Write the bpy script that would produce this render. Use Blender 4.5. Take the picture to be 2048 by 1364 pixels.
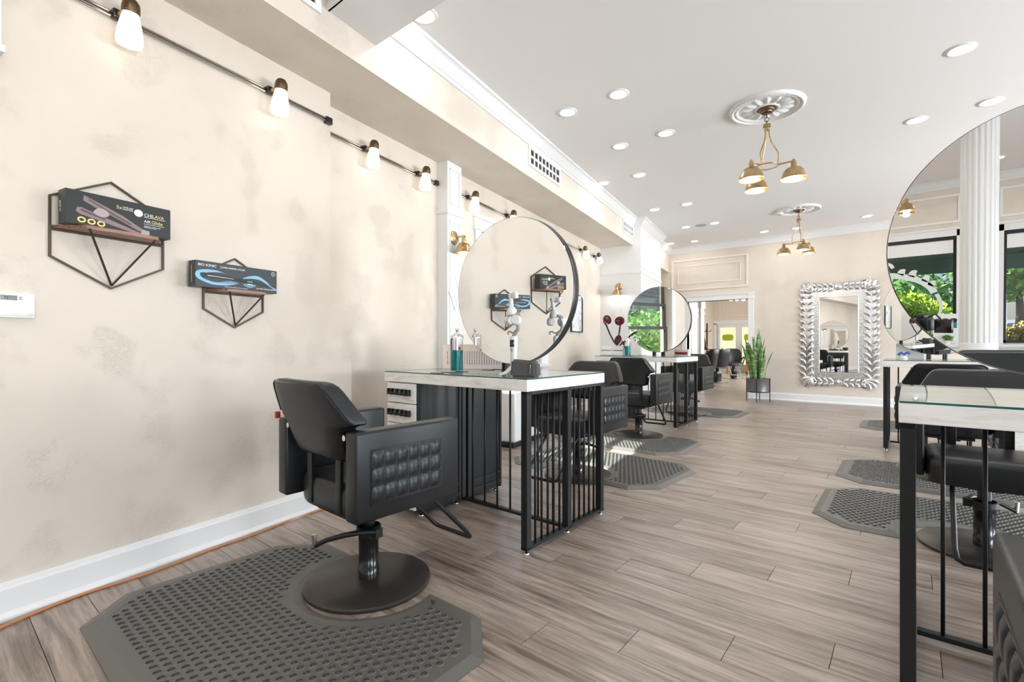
import bpy, bmesh, math, random
from mathutils import Vector, Matrix
random.seed(7)
S = bpy.context.scene
COL = S.collection
PI = math.pi
rad = math.radians
for o in list(bpy.data.objects):
    bpy.data.objects.remove(o)

# ------------------------------------------------------------------ camera
YAW = math.atan2(791, 970)
cd = bpy.data.cameras.new('camera'); cam = bpy.data.objects.new('camera', cd); COL.objects.link(cam)
cam.location = (0, 0, 1.1); cam.rotation_euler = (PI/2, 0, YAW)
cd.sensor_width = 36; cd.lens = 970/2048*36; cd.shift_y = 8/2048; cd.clip_start = 0.02; cd.clip_end = 200
S.camera = cam
FX, FY = -math.sin(YAW), math.cos(YAW)

# ------------------------------------------------------------------ world, sun, added fill lights, exposure
W = bpy.data.worlds.new('sky'); S.world = W; W.use_nodes = True
nt = W.node_tree; bg = nt.nodes['Background']
sky = nt.nodes.new('ShaderNodeTexSky'); sky.sky_type = 'NISHITA'; sky.sun_disc = False
sky.sun_elevation = rad(50); sky.sun_rotation = rad(-85); sky.air_density = 1.0; sky.dust_density = 2.0
nt.links.new(sky.outputs[0], bg.inputs[0]); bg.inputs[1].default_value = 0.42

def lamp(kind, name, loc, rot, energy, color=(1, 1, 1), parent=None, **kw):
    l = bpy.data.lights.new(name, kind); l.energy = energy; l.color = color
    for k, v in kw.items(): setattr(l, k, v)
    o = bpy.data.objects.new(name, l); COL.objects.link(o); o.location = loc; o.rotation_euler = rot
    if parent: o.parent = parent
    return o
sund = Vector((1.35, -0.12, -1.7)).normalized()
lamp('SUN', 'sun', (-8, 4, 9), sund.to_track_quat('-Z', 'Y').to_euler(), 17.0, (1, .96, .9), angle=rad(0.6))
# added fill standing in for daylight, outside the unseen openings in wall_right
for yy, en, tl in ((-3.6, 110, 2), (1.0, 250, 2), (5.6, 370, 4), (9.1, 300, 4)):
    lamp('AREA', 'window_daylight', (6.3, yy, .95), (0, rad(90+tl), 0), en*1.02, (.90, .955, 1), shape='RECTANGLE', size=1.8, size_y=3.0)
lamp('AREA', 'far_room_daylight', (-1.75, 16, 1.7), (0, rad(90), 0), 170, (1, .98, .95), shape='RECTANGLE', size=2.2, size_y=5)  # fill lamp added to brighten the far room

vs = S.view_settings
vs.view_transform = 'Standard'; vs.look = 'None'; vs.gamma = 1; vs.use_curve_mapping = False; vs.exposure = 0.35
cy = S.cycles
cy.max_bounces = 9; cy.diffuse_bounces = 5; cy.glossy_bounces = 6; cy.transmission_bounces = 6
cy.caustics_reflective = False; cy.caustics_refractive = False; cy.sample_clamp_indirect = 6
cy.use_denoising = True

# ------------------------------------------------------------------ materials
MATS = {}
def mat(name, col=(.8, .8, .8), rough=.5, metal=0, spec=.5, emis=None, es=0, trans=0, ior=1.45, coat=0, alpha=1):
    m = bpy.data.materials.new(name); m.use_nodes = True
    b = m.node_tree.nodes['Principled BSDF']
    b.inputs['Base Color'].default_value = (*col, 1); b.inputs['Roughness'].default_value = rough
    b.inputs['Metallic'].default_value = metal; b.inputs['Specular IOR Level'].default_value = spec
    b.inputs['Transmission Weight'].default_value = trans; b.inputs['IOR'].default_value = ior
    b.inputs['Coat Weight'].default_value = coat; b.inputs['Alpha'].default_value = alpha
    if emis: b.inputs['Emission Color'].default_value = (*emis, 1); b.inputs['Emission Strength'].default_value = es
    MATS[name] = m
    return m
def N(m, t, **kw):
    n = m.node_tree.nodes.new(t)
    for k, v in kw.items():
        if k in n.inputs: n.inputs[k].default_value = v
        else: setattr(n, k, v)
    return n
def L(m, a, b): m.node_tree.links.new(a, b)
def coords(m, scale=(1, 1, 1), kind='Object', rot=(0, 0, 0)):
    t = N(m, 'ShaderNodeTexCoord'); mp = N(m, 'ShaderNodeMapping')
    mp.inputs['Scale'].default_value = scale; mp.inputs['Rotation'].default_value = rot
    L(m, t.outputs[kind], mp.inputs[0]); return mp.outputs[0]
def ramp(m, fac, stops):
    r = N(m, 'ShaderNodeValToRGB'); e = r.color_ramp.elements
    e[0].position, e[0].color = stops[0][0], (*stops[0][1], 1)
    e[1].position, e[1].color = stops[-1][0], (*stops[-1][1], 1)
    for p, c in stops[1:-1]:
        q = e.new(p); q.color = (*c, 1)
    L(m, fac, r.inputs[0]); return r.outputs[0]
def pb(m): return m.node_tree.nodes['Principled BSDF']
def bump(m, h, strength=.3, dist=.01):
    b = N(m, 'ShaderNodeBump', Strength=strength, Distance=dist); L(m, h, b.inputs['Height']); L(m, b.outputs[0], pb(m).inputs['Normal'])
def noise(m, vec, scale, detail=4, rough=.5, dist=0):
    n = N(m, 'ShaderNodeTexNoise', Scale=scale, Detail=detail, Roughness=rough, Distortion=dist); L(m, vec, n.inputs['Vector']); return n.outputs['Fac']
def math_(m, op, a, b=None):
    n = N(m, 'ShaderNodeMath', operation=op)
    for i, v in enumerate((a, b)):
        if v is None: continue
        if isinstance(v, (int, float)): n.inputs[i].default_value = v
        else: L(m, v, n.inputs[i])
    return n.outputs[0]

plaster = mat('beige_plaster', (.71, .65, .58), .62, spec=.35)
v = coords(plaster)
big = noise(plaster, v, 1.1, 5, .6); med = noise(plaster, v, 3.3, 3, .55); worm = noise(plaster, v, 52, 3, .6, 1.8)
L(plaster, ramp(plaster, big, [(.3, (.665, .592, .512)), (.5, (.70, .628, .548)), (.72, (.722, .65, .57))]), pb(plaster).inputs['Base Color'])
mask = ramp(plaster, med, [(.52, (0, 0, 0)), (.6, (1, 1, 1))])
hh = math_(plaster, 'MULTIPLY', mask, math_(plaster, 'SUBTRACT', worm, .5))
bump(plaster, math_(plaster, 'ADD', hh, math_(plaster, 'MULTIPLY', noise(plaster, v, 14, 5, .6), .22)), .62, .014)
white = mat('white_paint', (.82, .82, .81), .38)
white2 = mat('white_gloss', (.79, .79, .79), .25)
ceilm = mat('ceiling_paint', (.84, .825, .81), .75, spec=.25)
framec = mat('cream_moulding', (.80, .72, .62), .5)

def woodfloor():
    m = mat('plank_wood', (.12, .075, .05), .3, spec=.5, ior=1.75)
    oi = N(m, 'ShaderNodeObjectInfo')
    g = N(m, 'ShaderNodeTexCoord')
    add = N(m, 'ShaderNodeVectorMath', operation='ADD'); sc = N(m, 'ShaderNodeVectorMath', operation='SCALE')
    mp = N(m, 'ShaderNodeMapping'); mp.inputs['Scale'].default_value = (1.6, 26, 1)
    comb = N(m, 'ShaderNodeCombineXYZ'); L(m, oi.outputs['Random'], comb.inputs[0]); L(m, oi.outputs['Random'], comb.inputs[2])
    sc.inputs['Scale'].default_value = 7; L(m, comb.outputs[0], sc.inputs[0])
    geo = N(m, 'ShaderNodeNewGeometry')
    L(m, geo.outputs['Position'], add.inputs[0]); L(m, sc.outputs[0], add.inputs[1]); L(m, add.outputs[0], mp.inputs[0])
    n1 = noise(m, mp.outputs[0], 1.5, 9, .68, .6)
    mp2 = N(m, 'ShaderNodeMapping'); mp2.inputs['Scale'].default_value = (1, 5, 1); L(m, add.outputs[0], mp2.inputs[0])
    n2 = noise(m, mp2.outputs[0], 1.7, 3, .5)
    f = math_(m, 'ADD', math_(m, 'MULTIPLY', n1, .75), math_(m, 'MULTIPLY', n2, .35))
    f = math_(m, 'ADD', f, math_(m, 'MULTIPLY', oi.outputs['Random'], .06))
    c = ramp(m, f, [(.34, (.05, .034, .026)), (.46, (.18, .138, .11)), (.58, (.335, .27, .225)), (.74, (.52, .44, .38))])
    L(m, c, pb(m).inputs['Base Color'])
    L(m, ramp(m, n1, [(.3, (.3,)*3), (.7, (.42,)*3)]), pb(m).inputs['Roughness'])
    bump(m, n1, .12, .004)
    return m
plankm = woodfloor()
gapm = mat('plank_gap', (.035, .022, .016), .7)

def whitewash():
    m = mat('whitewashed_wood', (.8, .77, .72), .45)
    v = coords(m, (2.2, 18, 18)); n1 = noise(m, v, 1.6, 8, .7, .8)
    v2 = coords(m, (3, 6, 6)); n2 = noise(m, v2, 1.5, 4, .6)
    f = math_(m, 'ADD', math_(m, 'MULTIPLY', n1, .6), math_(m, 'MULTIPLY', n2, .4))
    L(m, ramp(m, f, [(.36, (.52, .475, .42)), (.44, (.74, .71, .67)), (.52, (.85, .835, .81)), (.68, (.90, .89, .875))]), pb(m).inputs['Base Color'])
    bump(m, n1, .1, .003); return m
wash = whitewash()
def leather(name, col, rough):
    m = mat(name, col, rough, spec=.5, ior=1.5)
    v = coords(m); n1 = noise(m, v, 260, 2, .5); n2 = noise(m, v, 6, 4, .6)
    L(m, ramp(m, n2, [(.3, tuple(c*.8 for c in col)), (.7, tuple(min(1, c*1.3) for c in col))]), pb(m).inputs['Base Color'])
    bump(m, n1, .08, .002); return m
blackl = leather('black_vinyl', (.008, .0095, .0115), .37)
quiltm = leather('quilted_vinyl', (.012, .014, .016), .34)
bmetal = mat('black_metal', (.009, .0105, .012), .42, spec=.5)
bpanel = mat('black_panel', (.009, .0105, .012), .33, spec=.5)
bgloss = mat('black_gloss', (.012, .012, .013), .16, spec=.6)
basem = mat('bronze_black_disc', (.075, .066, .058), .36, metal=.6)
chrome = mat('chrome', (.82, .82, .84), .08, metal=1)
rubber = mat('mat_rubber', (.125, .122, .11), .4, spec=.5, ior=1.6)
n_ = noise(rubber, coords(rubber), 90, 3, .6); bump(rubber, n_, .1, .002)
brass = mat('antique_brass', (.60, .42, .21), .3, metal=1)
n_ = noise(brass, coords(brass, (1, 1, 1)), 14, 4, .6)
L(brass, ramp(brass, n_, [(.3, (.42, .28, .13)), (.7, (.68, .50, .28))]), pb(brass).inputs['Base Color'])
dbrass = mat('dark_bronze', (.17, .12, .07), .38, metal=1)
steel = mat('track_steel', (.62, .60, .56), .22, metal=1)
mirror = mat('mirror_silver', (.93, .94, .935), .0, metal=1)
silver = mat('silver_leaf', (.78, .79, .80), .16, metal=1)
n_ = noise(silver, coords(silver), 22, 3, .6); bump(silver, n_, .35, .01)
glassm = mat('clear_glass', (.96, 1, .985), .0, trans=1, ior=1.45)
def thinglass(name, tint, alpha=.12, rough=.02):
    m = bpy.data.materials.new(name); m.use_nodes = True; n = m.node_tree; n.nodes.clear()
    out = n.nodes.new('ShaderNodeOutputMaterial'); mx = n.nodes.new('ShaderNodeMixShader'); tr = n.nodes.new('ShaderNodeBsdfTransparent')
    gl = n.nodes.new('ShaderNodeBsdfGlossy'); fr = n.nodes.new('ShaderNodeFresnel'); fr.inputs[0].default_value = 1.5
    tr.inputs[0].default_value = (*tint, 1); gl.inputs['Roughness'].default_value = rough
    ge = n.nodes.new('ShaderNodeNewGeometry'); sb = n.nodes.new('ShaderNodeMath'); sb.operation = 'SUBTRACT'; sb.use_clamp = True
    n.links.new(fr.outputs[0], sb.inputs[0]); n.links.new(ge.outputs['Backfacing'], sb.inputs[1])
    n.links.new(sb.outputs[0], mx.inputs[0]); n.links.new(tr.outputs[0], mx.inputs[1]); n.links.new(gl.outputs[0], mx.inputs[2]); n.links.new(mx.outputs[0], out.inputs[0])
    return m
pane = thinglass('window_glass', (.93, .97, .96))
tableglass = thinglass('table_glass', (.955, .98, .97))
glassedge = mat('glass_edge_green', (.02, .12, .10), .15)
teal = mat('teal_liquid', (.0, .30, .34), .08, trans=.55, ior=1.33)
lens = mat('lamp_lens', (1, 1, 1), .5, emis=(1, .97, .92), es=9)
frost = mat('frosted_shade', (1, .98, .94), .5, emis=(1, .95, .87), es=1.3)
bulbm = mat('warm_bulb', (1, 1, 1), .5, emis=(1, .94, .85), es=9)
shadein = mat('shade_inside', (.95, .93, .9), .4, emis=(1, .94, .85), es=1.2)
walnut = mat('walnut_shelf', (.22, .11, .07), .4)
n_ = noise(walnut, coords(walnut, (20, 2, 20)), 2, 6, .65, .6)
L(walnut, ramp(walnut, n_, [(.35, (.13, .06, .04)), (.65, (.36, .2, .14))]), pb(walnut).inputs['Base Color'])
wire = mat('bronze_wire', (.075, .055, .04), .42, metal=.6)
boxblack = mat('carton_black', (.022, .024, .024), .42)
boxblue = mat('carton_charcoal', (.035, .04, .046), .42)
gold = mat('gold_print', (.75, .58, .22), .35, metal=.5)
wprint = mat('white_print', (.85, .85, .85), .5)
blue1 = mat('sky_blue_print', (.23, .48, .70), .45)
blue2 = mat('slate_blue_print', (.16, .28, .38), .45)
mauve = mat('rose_metal_print', (.26, .19, .2), .4)
mauved = mat('dark_rose_print', (.12, .085, .09), .35)
cable = mat('orange_cable', (.55, .23, .09), .5)
leafg = mat('sansevieria_leaf', (.1, .25, .08), .45)
lv = coords(leafg, (3, 3, 14)); n_ = noise(leafg, lv, 2.2, 5, .7, .8)
L(leafg, ramp(leafg, n_, [(.36, (.03, .085, .035)), (.5, (.10, .22, .06)), (.64, (.38, .47, .22))]), pb(leafg).inputs['Base Color'])
potm = mat('pewter_pot', (.20, .19, .20), .38, metal=.7)
greyc = mat('dark_grey_fabric', (.075, .073, .07), .7)
lgrey = mat('light_grey_plastic', (.68, .68, .67), .4)
mgrey = mat('mid_grey_plastic', (.32, .32, .32), .4)
pinkw = mat('blush_plastic', (.80, .70, .65), .45)
holem = mat('dark_hole', (.09, .045, .04), .6)  # dark colour standing for the shade inside the basket holes
redg = mat('red_art_glass', (.075, .003, .009), .12, spec=.4)
clearart = thinglass('clear_art_glass', (.93, .92, .92))
ledm = mat('lcd_grey', (.22, .24, .22), .3)
vinylgreen = mat('yellow_green_sign', (.42, .48, .03), .5)

# ------------------------------------------------------------------ mesh helpers
def B(): return bmesh.new()
def finish(name, bm, m, parent=None, loc=(0, 0, 0), rot=(0, 0, 0), smooth=False, kind=None):
    bmesh.ops.recalc_face_normals(bm, faces=bm.faces)
    me = bpy.data.meshes.new(name); bm.to_mesh(me); bm.free()
    if isinstance(m, (list, tuple)):
        for x in m: me.materials.append(x)
    else: me.materials.append(m)
    if smooth:
        for p in me.polygons: p.use_smooth = True
        if smooth is not True:
            me.set_sharp_from_angle(angle=rad(smooth))
    o = bpy.data.objects.new(name, me); COL.objects.link(o); o.location = loc; o.rotation_euler = rot
    if parent: o.parent = parent
    if kind: o['kind'] = kind
    return o
def share(name, me, parent, loc=(0, 0, 0), rot=(0, 0, 0), scale=None):
    o = bpy.data.objects.new(name, me); COL.objects.link(o); o.location = loc; o.rotation_euler = rot
    if scale: o.scale = scale
    o.parent = parent; return o
def box(bm, x0, x1, y0, y1, z0, z1, mi=0):
    vs_ = [bm.verts.new((x, y, z)) for x in (x0, x1) for y in (y0, y1) for z in (z0, z1)]
    for f in ((0, 1, 3, 2), (4, 6, 7, 5), (0, 4, 5, 1), (2, 3, 7, 6), (0, 2, 6, 4), (1, 5, 7, 3)):
        fc = bm.faces.new([vs_[i] for i in f]); fc.material_index = mi
    return vs_
def rbox(name, x0, x1, y0, y1, z0, z1, m, parent=None, bev=.004, seg=2, **kw):
    bm = B(); box(bm, x0, x1, y0, y1, z0, z1)
    if bev: bmesh.ops.bevel(bm, geom=bm.edges[:], offset=bev, segments=seg, affect='EDGES', profile=.5)
    return finish(name, bm, m, parent, smooth=(40 if bev else False), **kw)
def lathe(bm, prof, seg=24, mat4=None, mi=0, a0=0, a1=2*PI):
    M = mat4 or Matrix(); rings = []
    full = abs(a1-a0-2*PI) < 1e-6
    n = seg if full else seg+1
    for r, z in prof:
        if r < 1e-6: rings.append([bm.verts.new(M @ Vector((0, 0, z)))])
        else: rings.append([bm.verts.new(M @ Vector((r*math.cos(a0+(a1-a0)*i/seg), r*math.sin(a0+(a1-a0)*i/seg), z))) for i in range(n)])
    for a, b in zip(rings, rings[1:]):
        for i in range(seg):
            j = (i+1) % n
            q = [a[i % len(a)], a[j % len(a)], b[j % len(b)], b[i % len(b)]]
            q = list(dict.fromkeys(q))
            if len(q) >= 3:
                try: bm.faces.new(q).material_index = mi
                except ValueError: pass
    return rings
def tube(bm, pts, r, seg=8, closed=False, mi=0, caps=True):
    pts = [Vector(p) for p in pts]; n = len(pts); rings = []
    rs = r if isinstance(r, (list, tuple)) else [r]*n
    up = None
    for i, p in enumerate(pts):
        if closed: t = (pts[(i+1) % n]-pts[i-1])
        else: t = pts[min(i+1, n-1)]-pts[max(i-1, 0)]
        t.normalize()
        if up is None:
            up = Vector((0, 0, 1)) if abs(t.z) < .9 else Vector((1, 0, 0))
        a = t.cross(up)
        if a.length < 1e-4: a = t.cross(Vector((.3, .8, .1)))
        a.normalize(); b = a.cross(t); up = b
        rings.append([bm.verts.new(p+(a*math.cos(2*PI*k/seg+PI/seg)+b*math.sin(2*PI*k/seg+PI/seg))*rs[i]) for k in range(seg)])
    m = n if closed else n-1
    for i in range(m):
        A, C = rings[i], rings[(i+1) % n]
        for k in range(seg):
            bm.faces.new((A[k], A[(k+1) % seg], C[(k+1) % seg], C[k])).material_index = mi
    if not closed and caps:
        bm.faces.new(rings[0][::-1]).material_index = mi; bm.faces.new(rings[-1]).material_index = mi
def tubeo(name, pts, r, m, parent=None, seg=8, closed=False, **kw):
    bm = B(); tube(bm, pts, r, seg, closed); return finish(name, bm, m, parent, smooth=50, **kw)
def latheo(name, prof, m, parent=None, seg=24, mat4=None, **kw):
    bm = B(); lathe(bm, prof, seg, mat4); return finish(name, bm, m, parent, smooth=45, **kw)
def prism(bm, poly, z0, z1, M=None, mi=0):
    M = M or Matrix()
    a = [bm.verts.new(M @ Vector((x, y, z0))) for x, y in poly]; b = [bm.verts.new(M @ Vector((x, y, z1))) for x, y in poly]
    n = len(poly)
    bm.faces.new(a[::-1]).material_index = mi; bm.faces.new(b).material_index = mi
    for i in range(n): bm.faces.new((a[i], a[(i+1) % n], b[(i+1) % n], b[i])).material_index = mi
def extrude_profile(bm, prof, path, closed=False, outward=None):
    """prof: (offset, z) pairs; path: list of (x,y); offset goes to the right-hand normal"""
    n = len(path); rings = []
    for i, p in enumerate(path):
        p = Vector((p[0], p[1]))
        d0 = (p-Vector(path[i-1][:2])) if (i > 0 or closed) else None
        d1 = (Vector(path[(i+1) % n][:2])-p) if (i < n-1 or closed) else None
        ns = []
        for d in (d0, d1):
            if d is not None and d.length > 1e-9:
                d = d.normalized(); ns.append(Vector((d.y, -d.x)))
        if len(ns) == 2:
            m_ = ns[0]+ns[1]; m_ = m_/max(.2, (m_.length_squared/2))
        else: m_ = ns[0]
        rings.append([bm.verts.new((p.x+m_.x*o, p.y+m_.y*o, z)) for o, z in prof])
    k = len(prof)
    for i in range(n if closed else n-1):
        a, b = rings[i], rings[(i+1) % n]
        for j in range(k):
            bm.faces.new((a[j], a[(j+1) % k], b[(j+1) % k], b[j]))
    if not closed:
        bm.faces.new(rings[0]); bm.faces.new(rings[-1][::-1])
def E(name, loc=(0, 0, 0), rz=0, rot=None):
    o = bpy.data.objects.new(name, None); COL.objects.link(o); o.location = loc; o.rotation_euler = rot or (0, 0, rz); o.empty_display_size = .1
    return o
def tag(o, label, cat, group=None, kind=None):
    o['label'] = label; o['category'] = cat
    if group: o['group'] = group
    if kind: o['kind'] = kind
    return o
def struct(o, label=None):
    o['kind'] = 'structure'
    if label: o['label'] = label
    return o
def kids(o): return [c for c in bpy.data.objects if c.parent == o]
def copy_tree(o, parent=None):
    c = o.copy(); COL.objects.link(c)
    if parent: c.parent = parent
    for ch in kids(o): copy_tree(ch, c)
    return c
def dup(o, loc, rz, label):
    c = copy_tree(o); c.location = loc; c.rotation_euler = (o.rotation_euler[0], o.rotation_euler[1], rz); c['label'] = label; return c
def text(body, size, m, parent, M, name='lettering', align='LEFT', extrude=.0004, xs=1):
    cu = bpy.data.curves.new(name, 'FONT'); cu.body = body; cu.size = size; cu.extrude = extrude; cu.align_x = align
    cu.resolution_u = 3
    tmp = bpy.data.objects.new(name, cu); me = bpy.data.meshes.new_from_object(tmp); bpy.data.objects.remove(tmp); bpy.data.curves.remove(cu)
    me.name = name; me.materials.clear(); me.materials.append(m)
    o = bpy.data.objects.new(name, me); COL.objects.link(o); o.parent = parent
    o.matrix_local = M @ Matrix.Diagonal((xs, 1, 1, 1)); return o

# ------------------------------------------------------------------ room
WP = Vector((-3.075, 1.763, 0)); WA = rad(10)
wn = Vector((math.cos(WA), math.sin(WA), 0)); wd = Vector((-math.sin(WA), math.cos(WA), 0))
def WL(s, n, z=0): return WP+wd*s+wn*n+Vector((0, 0, z))
WR = dict(loc=tuple(WP), rot=(0, 0, WA))           # local x = out of the wall, local y = along it
CZ = 3.29; FARY = 10.87; FRONTY = -6.4; RX = 4.55; NB = -.15   # NB: recessed left wall

# floor: planks 1.195 x 0.185
fl = E('floor'); struct(fl)
bm = B(); box(bm, -4.6, RX, FRONTY-.1, FARY+.3, -.12, -.004); box(bm, -7.2, -1.4, FARY+.3, 22, -.12, -.004)
finish('subfloor', bm, gapm, fl)
PLW, PLL = .1855, 1.195
pl = []
bm = B(); box(bm, -PLL/2+.0012, PLL/2-.0012, -PLW/2+.0012, PLW/2-.0012, -.008, 0)
plank_me = bpy.data.meshes.new('plank'); bm.to_mesh(plank_me); bm.free(); plank_me.materials.append(plankm)
for k in range(-46, 112):
    y = 1.77+PLW*(k-.5)
    x0, x1 = (-4.6, RX) if y < FARY+.3 else (-7.2, -1.4)
    if y < FRONTY+.05 or y > 21.9: continue
    j0 = -.803+.298*k
    m0 = math.floor((x0-j0)/PLL)
    for q in range(m0, m0+14):
        a = j0+q*PLL; c = a+PLL/2
        if c < x0-.2 or c > x1+.2: continue
        d = c*FX+y*FY; l = c*FY-y*FX
        vis = d > .9 and abs(l) < 1.25*d+.6 and y > -.1
        pl.append((d if vis else 1e3+abs(y), c, y))
pl.sort()
for d, c, y in pl[:300]:
    share('plank', plank_me, fl, (c, y, 0))
bm = B()
for d, c, y in pl[300:]:
    box(bm, c-PLL/2+.0012, c+PLL/2-.0012, y-PLW/2+.0012, y+PLW/2-.0012, -.008, 0)
finish('planks_beyond', bm, plankm, fl, kind='stuff')

# ceiling
bm = B(); cpts = [WL(-8.7, -.38), WL(-8.5, 0), (RX+.1, FRONTY-.2, 0), (RX+.1, FARY+.2, 0), (-4.6, FARY+.2, 0), WL(9.2, -.38)]
prism(bm, [(p[0], p[1]) for p in cpts], CZ, CZ+.15)
struct(finish('ceiling', bm, ceilm))
# left wall (local x out of wall, local y along)
bm = B(); box(bm, -.4, 0, -8.6, .036, 0, CZ); struct(finish('wall_left', bm, plaster, **WR))
bm = B()
SW0, SW1, ZW0, ZW1 = 2.16, 3.66, .86, 2.33     # window opening
for y0, y1, z0, z1 in ((.036, SW0, 0, CZ), (SW1, 6.13, 0, CZ), (SW0, SW1, 0, ZW0), (SW0, SW1, ZW1, CZ), (7.7, 9.6, 0, CZ)):
    box(bm, -.4, NB, y0, y1, z0, z1)
struct(finish('wall_left_recess', bm, plaster, **WR))
bm = B(); box(bm, NB, -.02, .036, .24, 0, 1.33); struct(finish('wall_left_ledge', bm, plaster, **WR))
bm = B(); box(bm, NB, .44, -8.4, 6.2, 2.835, CZ); box(bm, NB, .44, 7.7, 9.22, 2.76, CZ)
struct(finish('ceiling_soffit', bm, plaster, **WR))
# pillars
def pillar(y0, y1, x1, ztop, name):
    bm = B(); box(bm, NB-.02, x1, y0, y1, 0, ztop)
    p = struct(finish(name, bm, white2, **WR))
    bm = B(); prof = [(0, 2.34), (.012, 2.34), (.018, 2.36), (.012, 2.38), (0, 2.38)]
    extrude_profile(bm, prof, [(NB, y1), (x1, y1), (x1, y0), (NB, y0)][::-1]); finish('belt_moulding', bm, white2, p)
    bm = B()
    for z0, z1 in ((.3, 2.28), (2.44, ztop-.06)):
        a, b = y0+.035, y1-.035
        for q in ((a, a+.012, z0, z1), (b-.012, b, z0, z1), (a, b, z0, z0+.012), (a, b, z1-.012, z1)):
            box(bm, x1-.002, x1+.007, *q)
    finish('panel_moulding', bm, white2, p)
    bm = B(); box(bm, NB, x1+.014, y0-.014, y1+.014, 0, .16); finish('plinth', bm, white2, p)
    return p
pillar(1.41, 1.64, -.03, 2.835, 'pillar'); pillar(6.13, 7.7, .58, CZ, 'pillar')
# crown moulding
crown = [(0, CZ-.135), (.012, CZ-.135), (.018, CZ-.115), (.03, CZ-.105), (.045, CZ-.085), (.075, CZ-.04), (.085, CZ-.03), (.1, CZ-.024), (.1, CZ), (0, CZ)]
bm = B(); pth = [(.44, -8.4), (.44, 6.13), (.58, 6.13), (.58, 7.7), (.44, 7.7), (.44, 9.3)]
extrude_profile(bm, crown, pth); struct(finish('trim_1', bm, white2, **WR))
bm = B(); extrude_profile(bm, crown, [(-4.45, FARY), (RX, FARY), (RX, FRONTY), (-1.7, FRONTY)]); struct(finish('trim_2', bm, white2))
# ceiling beam at the near left
bm = B(); box(bm, -2.75, RX, 1.49, 1.86, 3.02, CZ); box(bm, -2.7, RX, 1.475, 1.5, 3.02, 3.05)
struct(finish('ceiling_beam', bm, white2))
# baseboards
bbp = [(0, 0), (.035, 0), (.035, .018), (.024, .03), (.02, .034), (.02, .125), (.014, .132), (.012, .145), (.004, .15), (0, .15)]
bm = B(); extrude_profile(bm, bbp, [(0, -8.6), (0, .036), (-.02, .036), (-.02, .24), (NB, .24), (NB, 1.41)])
struct(finish('baseboard_left', bm, white2, **WR))
bm = B(); extrude_profile(bm, bbp, [(NB, 1.64), (NB, 6.13)]); struct(finish('baseboard_left_recess', bm, white2, **WR))
bm = B(); extrude_profile(bm, bbp, [(-2.455, FARY), (RX, FARY)]); struct(finish('baseboard_far', bm, white2))
# left window: casing, dark double hung sash
w1 = E('window_1', tuple(WP), WA); struct(w1)
bm = B()
for y0, y1, z0, z1 in ((SW0-.12, SW0, ZW0-.1, ZW1+.02), (SW1, SW1+.2, ZW0-.1, ZW1+.02), (SW0-.14, SW1+.22, ZW1, ZW1+.15)):
    box(bm, NB-.005, NB+.025, y0, y1, z0, z1)
box(bm, NB-.01, NB+.045, SW0-.16, SW1+.24, ZW1+.13, ZW1+.17)
finish('casing', bm, white2, w1)
bm = B(); box(bm, NB-.2, NB+.06, SW0-.14, SW1+.22, ZW0-.05, ZW0-.015); finish('sill', bm, white2, w1)
for z0, z1, dx in ((ZW0, 1.40, 0), (1.36, 1.85, -.03), (1.81, ZW1, -.06)):
    bm = B(); a, b = SW0, SW1; x0 = NB-.13+dx; x1 = x0+.04
    for q in ((a, a+.07, z0, z1), (b-.07, b, z0, z1), (a+.07, b-.07, z0, z0+.05), (a+.07, b-.07, z1-.05, z1)): box(bm, x0, x1, *q)
    sash = finish('sash', bm, mat('sash_bronze', (.05, .046, .04), .45) if 'sash_bronze' not in MATS else MATS['sash_bronze'], w1)
    bm = B(); box(bm, x0+.017, x0+.022, a+.07, b-.07, z0+.05, z1-.05); finish('pane', bm, pane, sash)
# far wall with doorway
DX0, DX1, DZ = -3.82, -2.55, 2.06
bm = B(); box(bm, -4.6, DX0, FARY, FARY+.15, 0, CZ); box(bm, DX1, RX, FARY, FARY+.15, 0, CZ); box(bm, DX0, DX1, FARY, FARY+.15, DZ, CZ)
struct(finish('wall_far', bm, plaster))
d1 = E('door_1', (0, 0, 0)); struct(d1)
bm = B()
box(bm, DX1, DX1+.1, FARY-.03, FARY+.17, 0, DZ+.02); box(bm, DX0-.1, DX0, FARY-.03, FARY+.17, 0, DZ+.02); box(bm, DX0-.1, DX1+.1, FARY-.03, FARY+.17, DZ, DZ+.11)
box(bm, DX1-.005, DX1+.105, FARY-.04, FARY+.18, DZ-.005, DZ+.12); box(bm, DX0-.12, DX1+.12, FARY-.045, FARY+.18, DZ+.11, DZ+.13)
finish('casing', bm, white2, d1)
bm = B(); box(bm, -4.3, DX0+.0, FARY+.17, 11.95, 0, DZ+.25)
for z0, z1 in ((.25, 1.75),):
    for q in ((FARY+.28, FARY+.3, z0, z1), (11.6, 11.62, z0, z1), (FARY+.28, 11.62, z0, z0+.02), (FARY+.28, 11.62, z1-.02, z1)): box(bm, DX0-.002, DX0+.01, *q)
box(bm, DX0-.002, DX0+.03, 11.72, 11.97, 0, 2.0); box(bm, DX0-.002, DX0+.045, 11.70, 11.99, 1.83, 1.87); box(bm, DX0-.002, DX0+.05, 11.69, 12, 1.97, 2.2)
finish('door_jamb', bm, white2, d1)
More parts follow.
